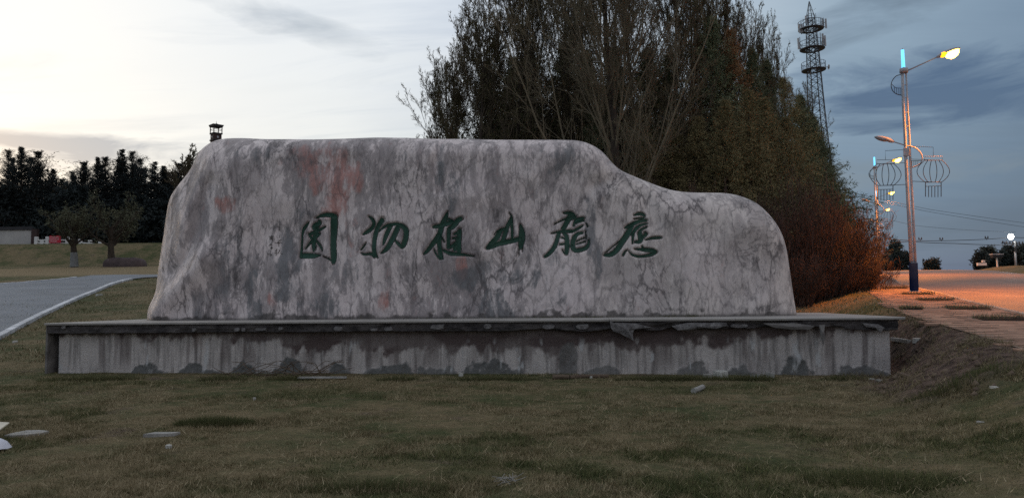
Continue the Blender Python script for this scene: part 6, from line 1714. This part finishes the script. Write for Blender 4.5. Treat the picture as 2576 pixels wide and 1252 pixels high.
slabby(2308, 857, 26, 6, 0.06, 'stone_chip', 'flat pale chip on the grass right of the plinth beside the old rail', M['debris_w'], .2, 7, group=RG)
slabby(2466, 1063, 14, 5, 0.02, 'litter_scrap', 'pale blue-green scrap in the right foreground grass', M['debris'], .2, 7, cat='litter')
slabby(2503, 976, 14, 5, 0.025, 'litter_scrap', 'small white scrap on the dark bank near the right edge', M['debris_w'], .2, 7, cat='litter')
def lay_tube(u0, v0, u1, v1, r, name, label, cat, mat, n=8, lift=0.0):
    a, b = ground_at(u0, v0), ground_at(u1, v1); a[2] += r * .8; b[2] += r * .8 + lift
    o = MB().tube([Vector((0, 0, 0)), Vector(b - a) * .5 + Vector((0, 0, rg.uniform(-.01, .01))), Vector(b - a)], [r, r * 1.03, r * .95], n).build(name, mat, loc=tuple(a)); return tag(o, label, cat)
lay_tube(1745, 989, 1768, 979, 0.050, 'broken_pipe', 'short broken clay pipe lying in the grass right of centre', 'pipe', M['debris'])
lay_tube(1390, 953, 1432, 952.5, 0.045, 'dark_plank', 'short dark rotten plank lying against the plinth foot', 'plank', M['wood'])
lay_tube(1434, 953, 1530, 950, 0.040, 'wooden_pole', 'thin brown pole continuing right from the dark plank', 'pole', M['wood'])
def plank(u0, v0, u1, v1, w, th, label, mat):
    a, b = ground_at(u0, v0), ground_at(u1, v1); dl = float(np.linalg.norm((b - a)[:2]))
    o = MB().box((dl / 2, 0, th / 2 + .03), (dl, w, th), bev=.006, jit=.008, rng=rg).build('plank', mat, loc=tuple(a)); o.rotation_euler = (0, 0, math.atan2(b[1] - a[1], b[0] - a[0])); return tag(o, label, 'plank', 'planks lying round the plinth')
plank(750, 956, 872, 953.5, .10, .03, 'pale plank lying in the grass left of centre at the plinth foot', M['debris'])
plank(2262, 944, 2345, 957, .08, .03, 'light wooden lath lying on the soil right of the plinth', M['wood'])
plank(2246, 862, 2292, 861, .10, .08, 'pinkish old rail sticking out behind the plinth\'s right end', M['debris'])
# brushwood pile by the plinth
c = ground_at(700, 948); rr_ = np.random.default_rng(9); n = 46
P = np.zeros((n, 5, 3)); P[:, 0] = np.stack([rr_.uniform(-1.1, .9, n), rr_.uniform(-.12, .15, n), rr_.uniform(0.02, .1, n)], -1)
d_ = nrm(np.stack([rr_.normal(size=n), rr_.normal(size=n) * .25, np.abs(rr_.normal(size=n)) * .28], -1)); Ls = rr_.uniform(.3, 1.0, n)
for k in range(1, 5):
    d_ = nrm(d_ + rr_.normal(size=(n, 3)) * .22 + np.array([0, 0, -.06])); P[:, k] = P[:, k - 1] + d_ * (Ls / 4)[:, None]
    P[:, k, 2] = np.clip(P[:, k, 2], 0.015, .3)
V, F = tubes(P, np.full((n, 1), .009) * np.linspace(1, .5, 5)[None], 4)
tag(link_mesh('brushwood_pile', V, F, M['wood'], loc=tuple(c)), 'small tangle of dead twigs at the foot of the plinth wall, left of centre', 'twigs')
# dead straws bundle in the foreground
c = ground_at(1275, 1215); n = 26
P = np.zeros((n, 4, 3)); P[:, 0] = np.stack([rr_.uniform(-.05, .05, n), rr_.uniform(-.05, .05, n), rr_.uniform(0.02, .05, n)], -1)
a_ = rr_.uniform(0, 2 * PI, n); d_ = np.stack([np.cos(a_), np.sin(a_), rr_.uniform(-.05, .3, n)], -1); Ls = rr_.uniform(.05, .15, n)
for k in range(1, 4):
    d_ = nrm(d_ + rr_.normal(size=(n, 3)) * .2 + np.array([0, 0, -.1])); P[:, k] = P[:, k - 1] + d_ * (Ls / 3)[:, None]; P[:, k, 2] = np.clip(P[:, k, 2], 0.01, .3)
V, F = tubes(P, np.full((n, 1), .0035) * np.linspace(1, .6, 4)[None], 4)
tag(link_mesh('straw_bundle', V, F, M['debris'], loc=tuple(c)), 'pale bundle of dead stalks in the bottom middle of the lawn', 'dead stalks')
# tall single weed stems
def weed(u, v, hpx, label, seed):
    c = ground_at(u, v); k = float(c[1]) / 1950; rg2 = np.random.default_rng(seed)
    P0, R0 = trunkline(hpx * k, 7, rg2, .10, .006, .002); P1, R1 = grow(P0, R0, 7, .3, 1, .6, .25, 4, .2, rg2, .1, .8)
    V, F = merge([tubes(P0, R0, 4), tubes(P1, np.maximum(R1, .002), 3)]); tag(link_mesh('dry_weed', V, F, M['twig'], loc=tuple(c)), label, 'weed', 'single dry weed stems')
weed(2232, 985, 60, 'tall dry weed stem below the plinth\'s right corner', 1); weed(2003, 955, 36, 'dry weed stem at the plinth foot right of the tilted block', 2)
weed(1445, 965, 26, 'short dry weed stem in front of the brown pole', 3); weed(2290, 862, 40, 'pale stem standing behind the plinth\'s right end', 4)
weed(2075, 972, 30, 'dry weed stem midway along the right half of the plinth', 5)
# weeds growing on the slab at the stone's foot
wn_ = 900; rgw = np.random.default_rng(15)
xw = np.concatenate([rgw.normal(c_, s_, int(wn_ * f_)) for c_, s_, f_ in ((2.9, .25, .25), (4.6, .2, .2), (1.9, .25, .2), (5.2, .1, .15), (0.2, 1.4, .2))])
yw = GY_PLANE - 0.04 - np.abs(rgw.normal(0, .05, len(xw)))
Pw = PO[None] + xw[:, None] * PU[None] + yw[:, None] * PN[None]
hw_ = np.where(rgw.uniform(0, 1, len(xw)) > .97, .22, rgw.uniform(.02, .07, len(xw)))
blades('slab_moss', Pw[:, 0], Pw[:, 1], np.full(len(xw), TOPZ), hw_, rgw.uniform(.006, .012, len(xw)), rgw.uniform(.1, .5, len(xw)), rgw.uniform(0, .1, len(xw)), M['grass'], None, .7, 16, kind='stuff')
# white bag and card at the lower left edge
c = ground_at(-36, 1136); nn_ = 10; V = []
for j in range(nn_ + 1):
    for i in range(nn_ + 1):
        x = (i / nn_ - .5) * .36; y = (j / nn_ - .5) * .30; e_ = min(i, j, nn_ - i, nn_ - j) / 4
        V.append((x, y, 0.02 + 0.14 * min(1, e_) ** .6 + (fbm(np.array([x * 9]), np.array([y * 9]), 0, 3, 3)[0] - .5) * .07))
F = [(j * (nn_ + 1) + i, j * (nn_ + 1) + i + 1, (j + 1) * (nn_ + 1) + i + 1, (j + 1) * (nn_ + 1) + i) for j in range(nn_) for i in range(nn_)]
tag(link_mesh('plastic_bag', V, F, M['bag'], smooth=True, loc=tuple(c)), 'crumpled white plastic bag cut by the lower left photo edge', 'bag')
c = ground_at(-56, 1117)
V = [(-.22, -.12, .05), (.16, -.10, .10), (.20, .12, .20), (-.2, .14, .22)]; V += [(x, y + .006, z - .012) for x, y, z in V]
tag(link_mesh('cardboard_piece', V, [(0, 1, 2, 3), (7, 6, 5, 4), (0, 4, 5, 1), (1, 5, 6, 2), (2, 6, 7, 3), (3, 7, 4, 0)], M['paper'], loc=(float(c[0]), float(c[1]) + .1, float(c[2]))), 'cream folded cardboard piece just above the white bag at the lower left edge', 'cardboard')
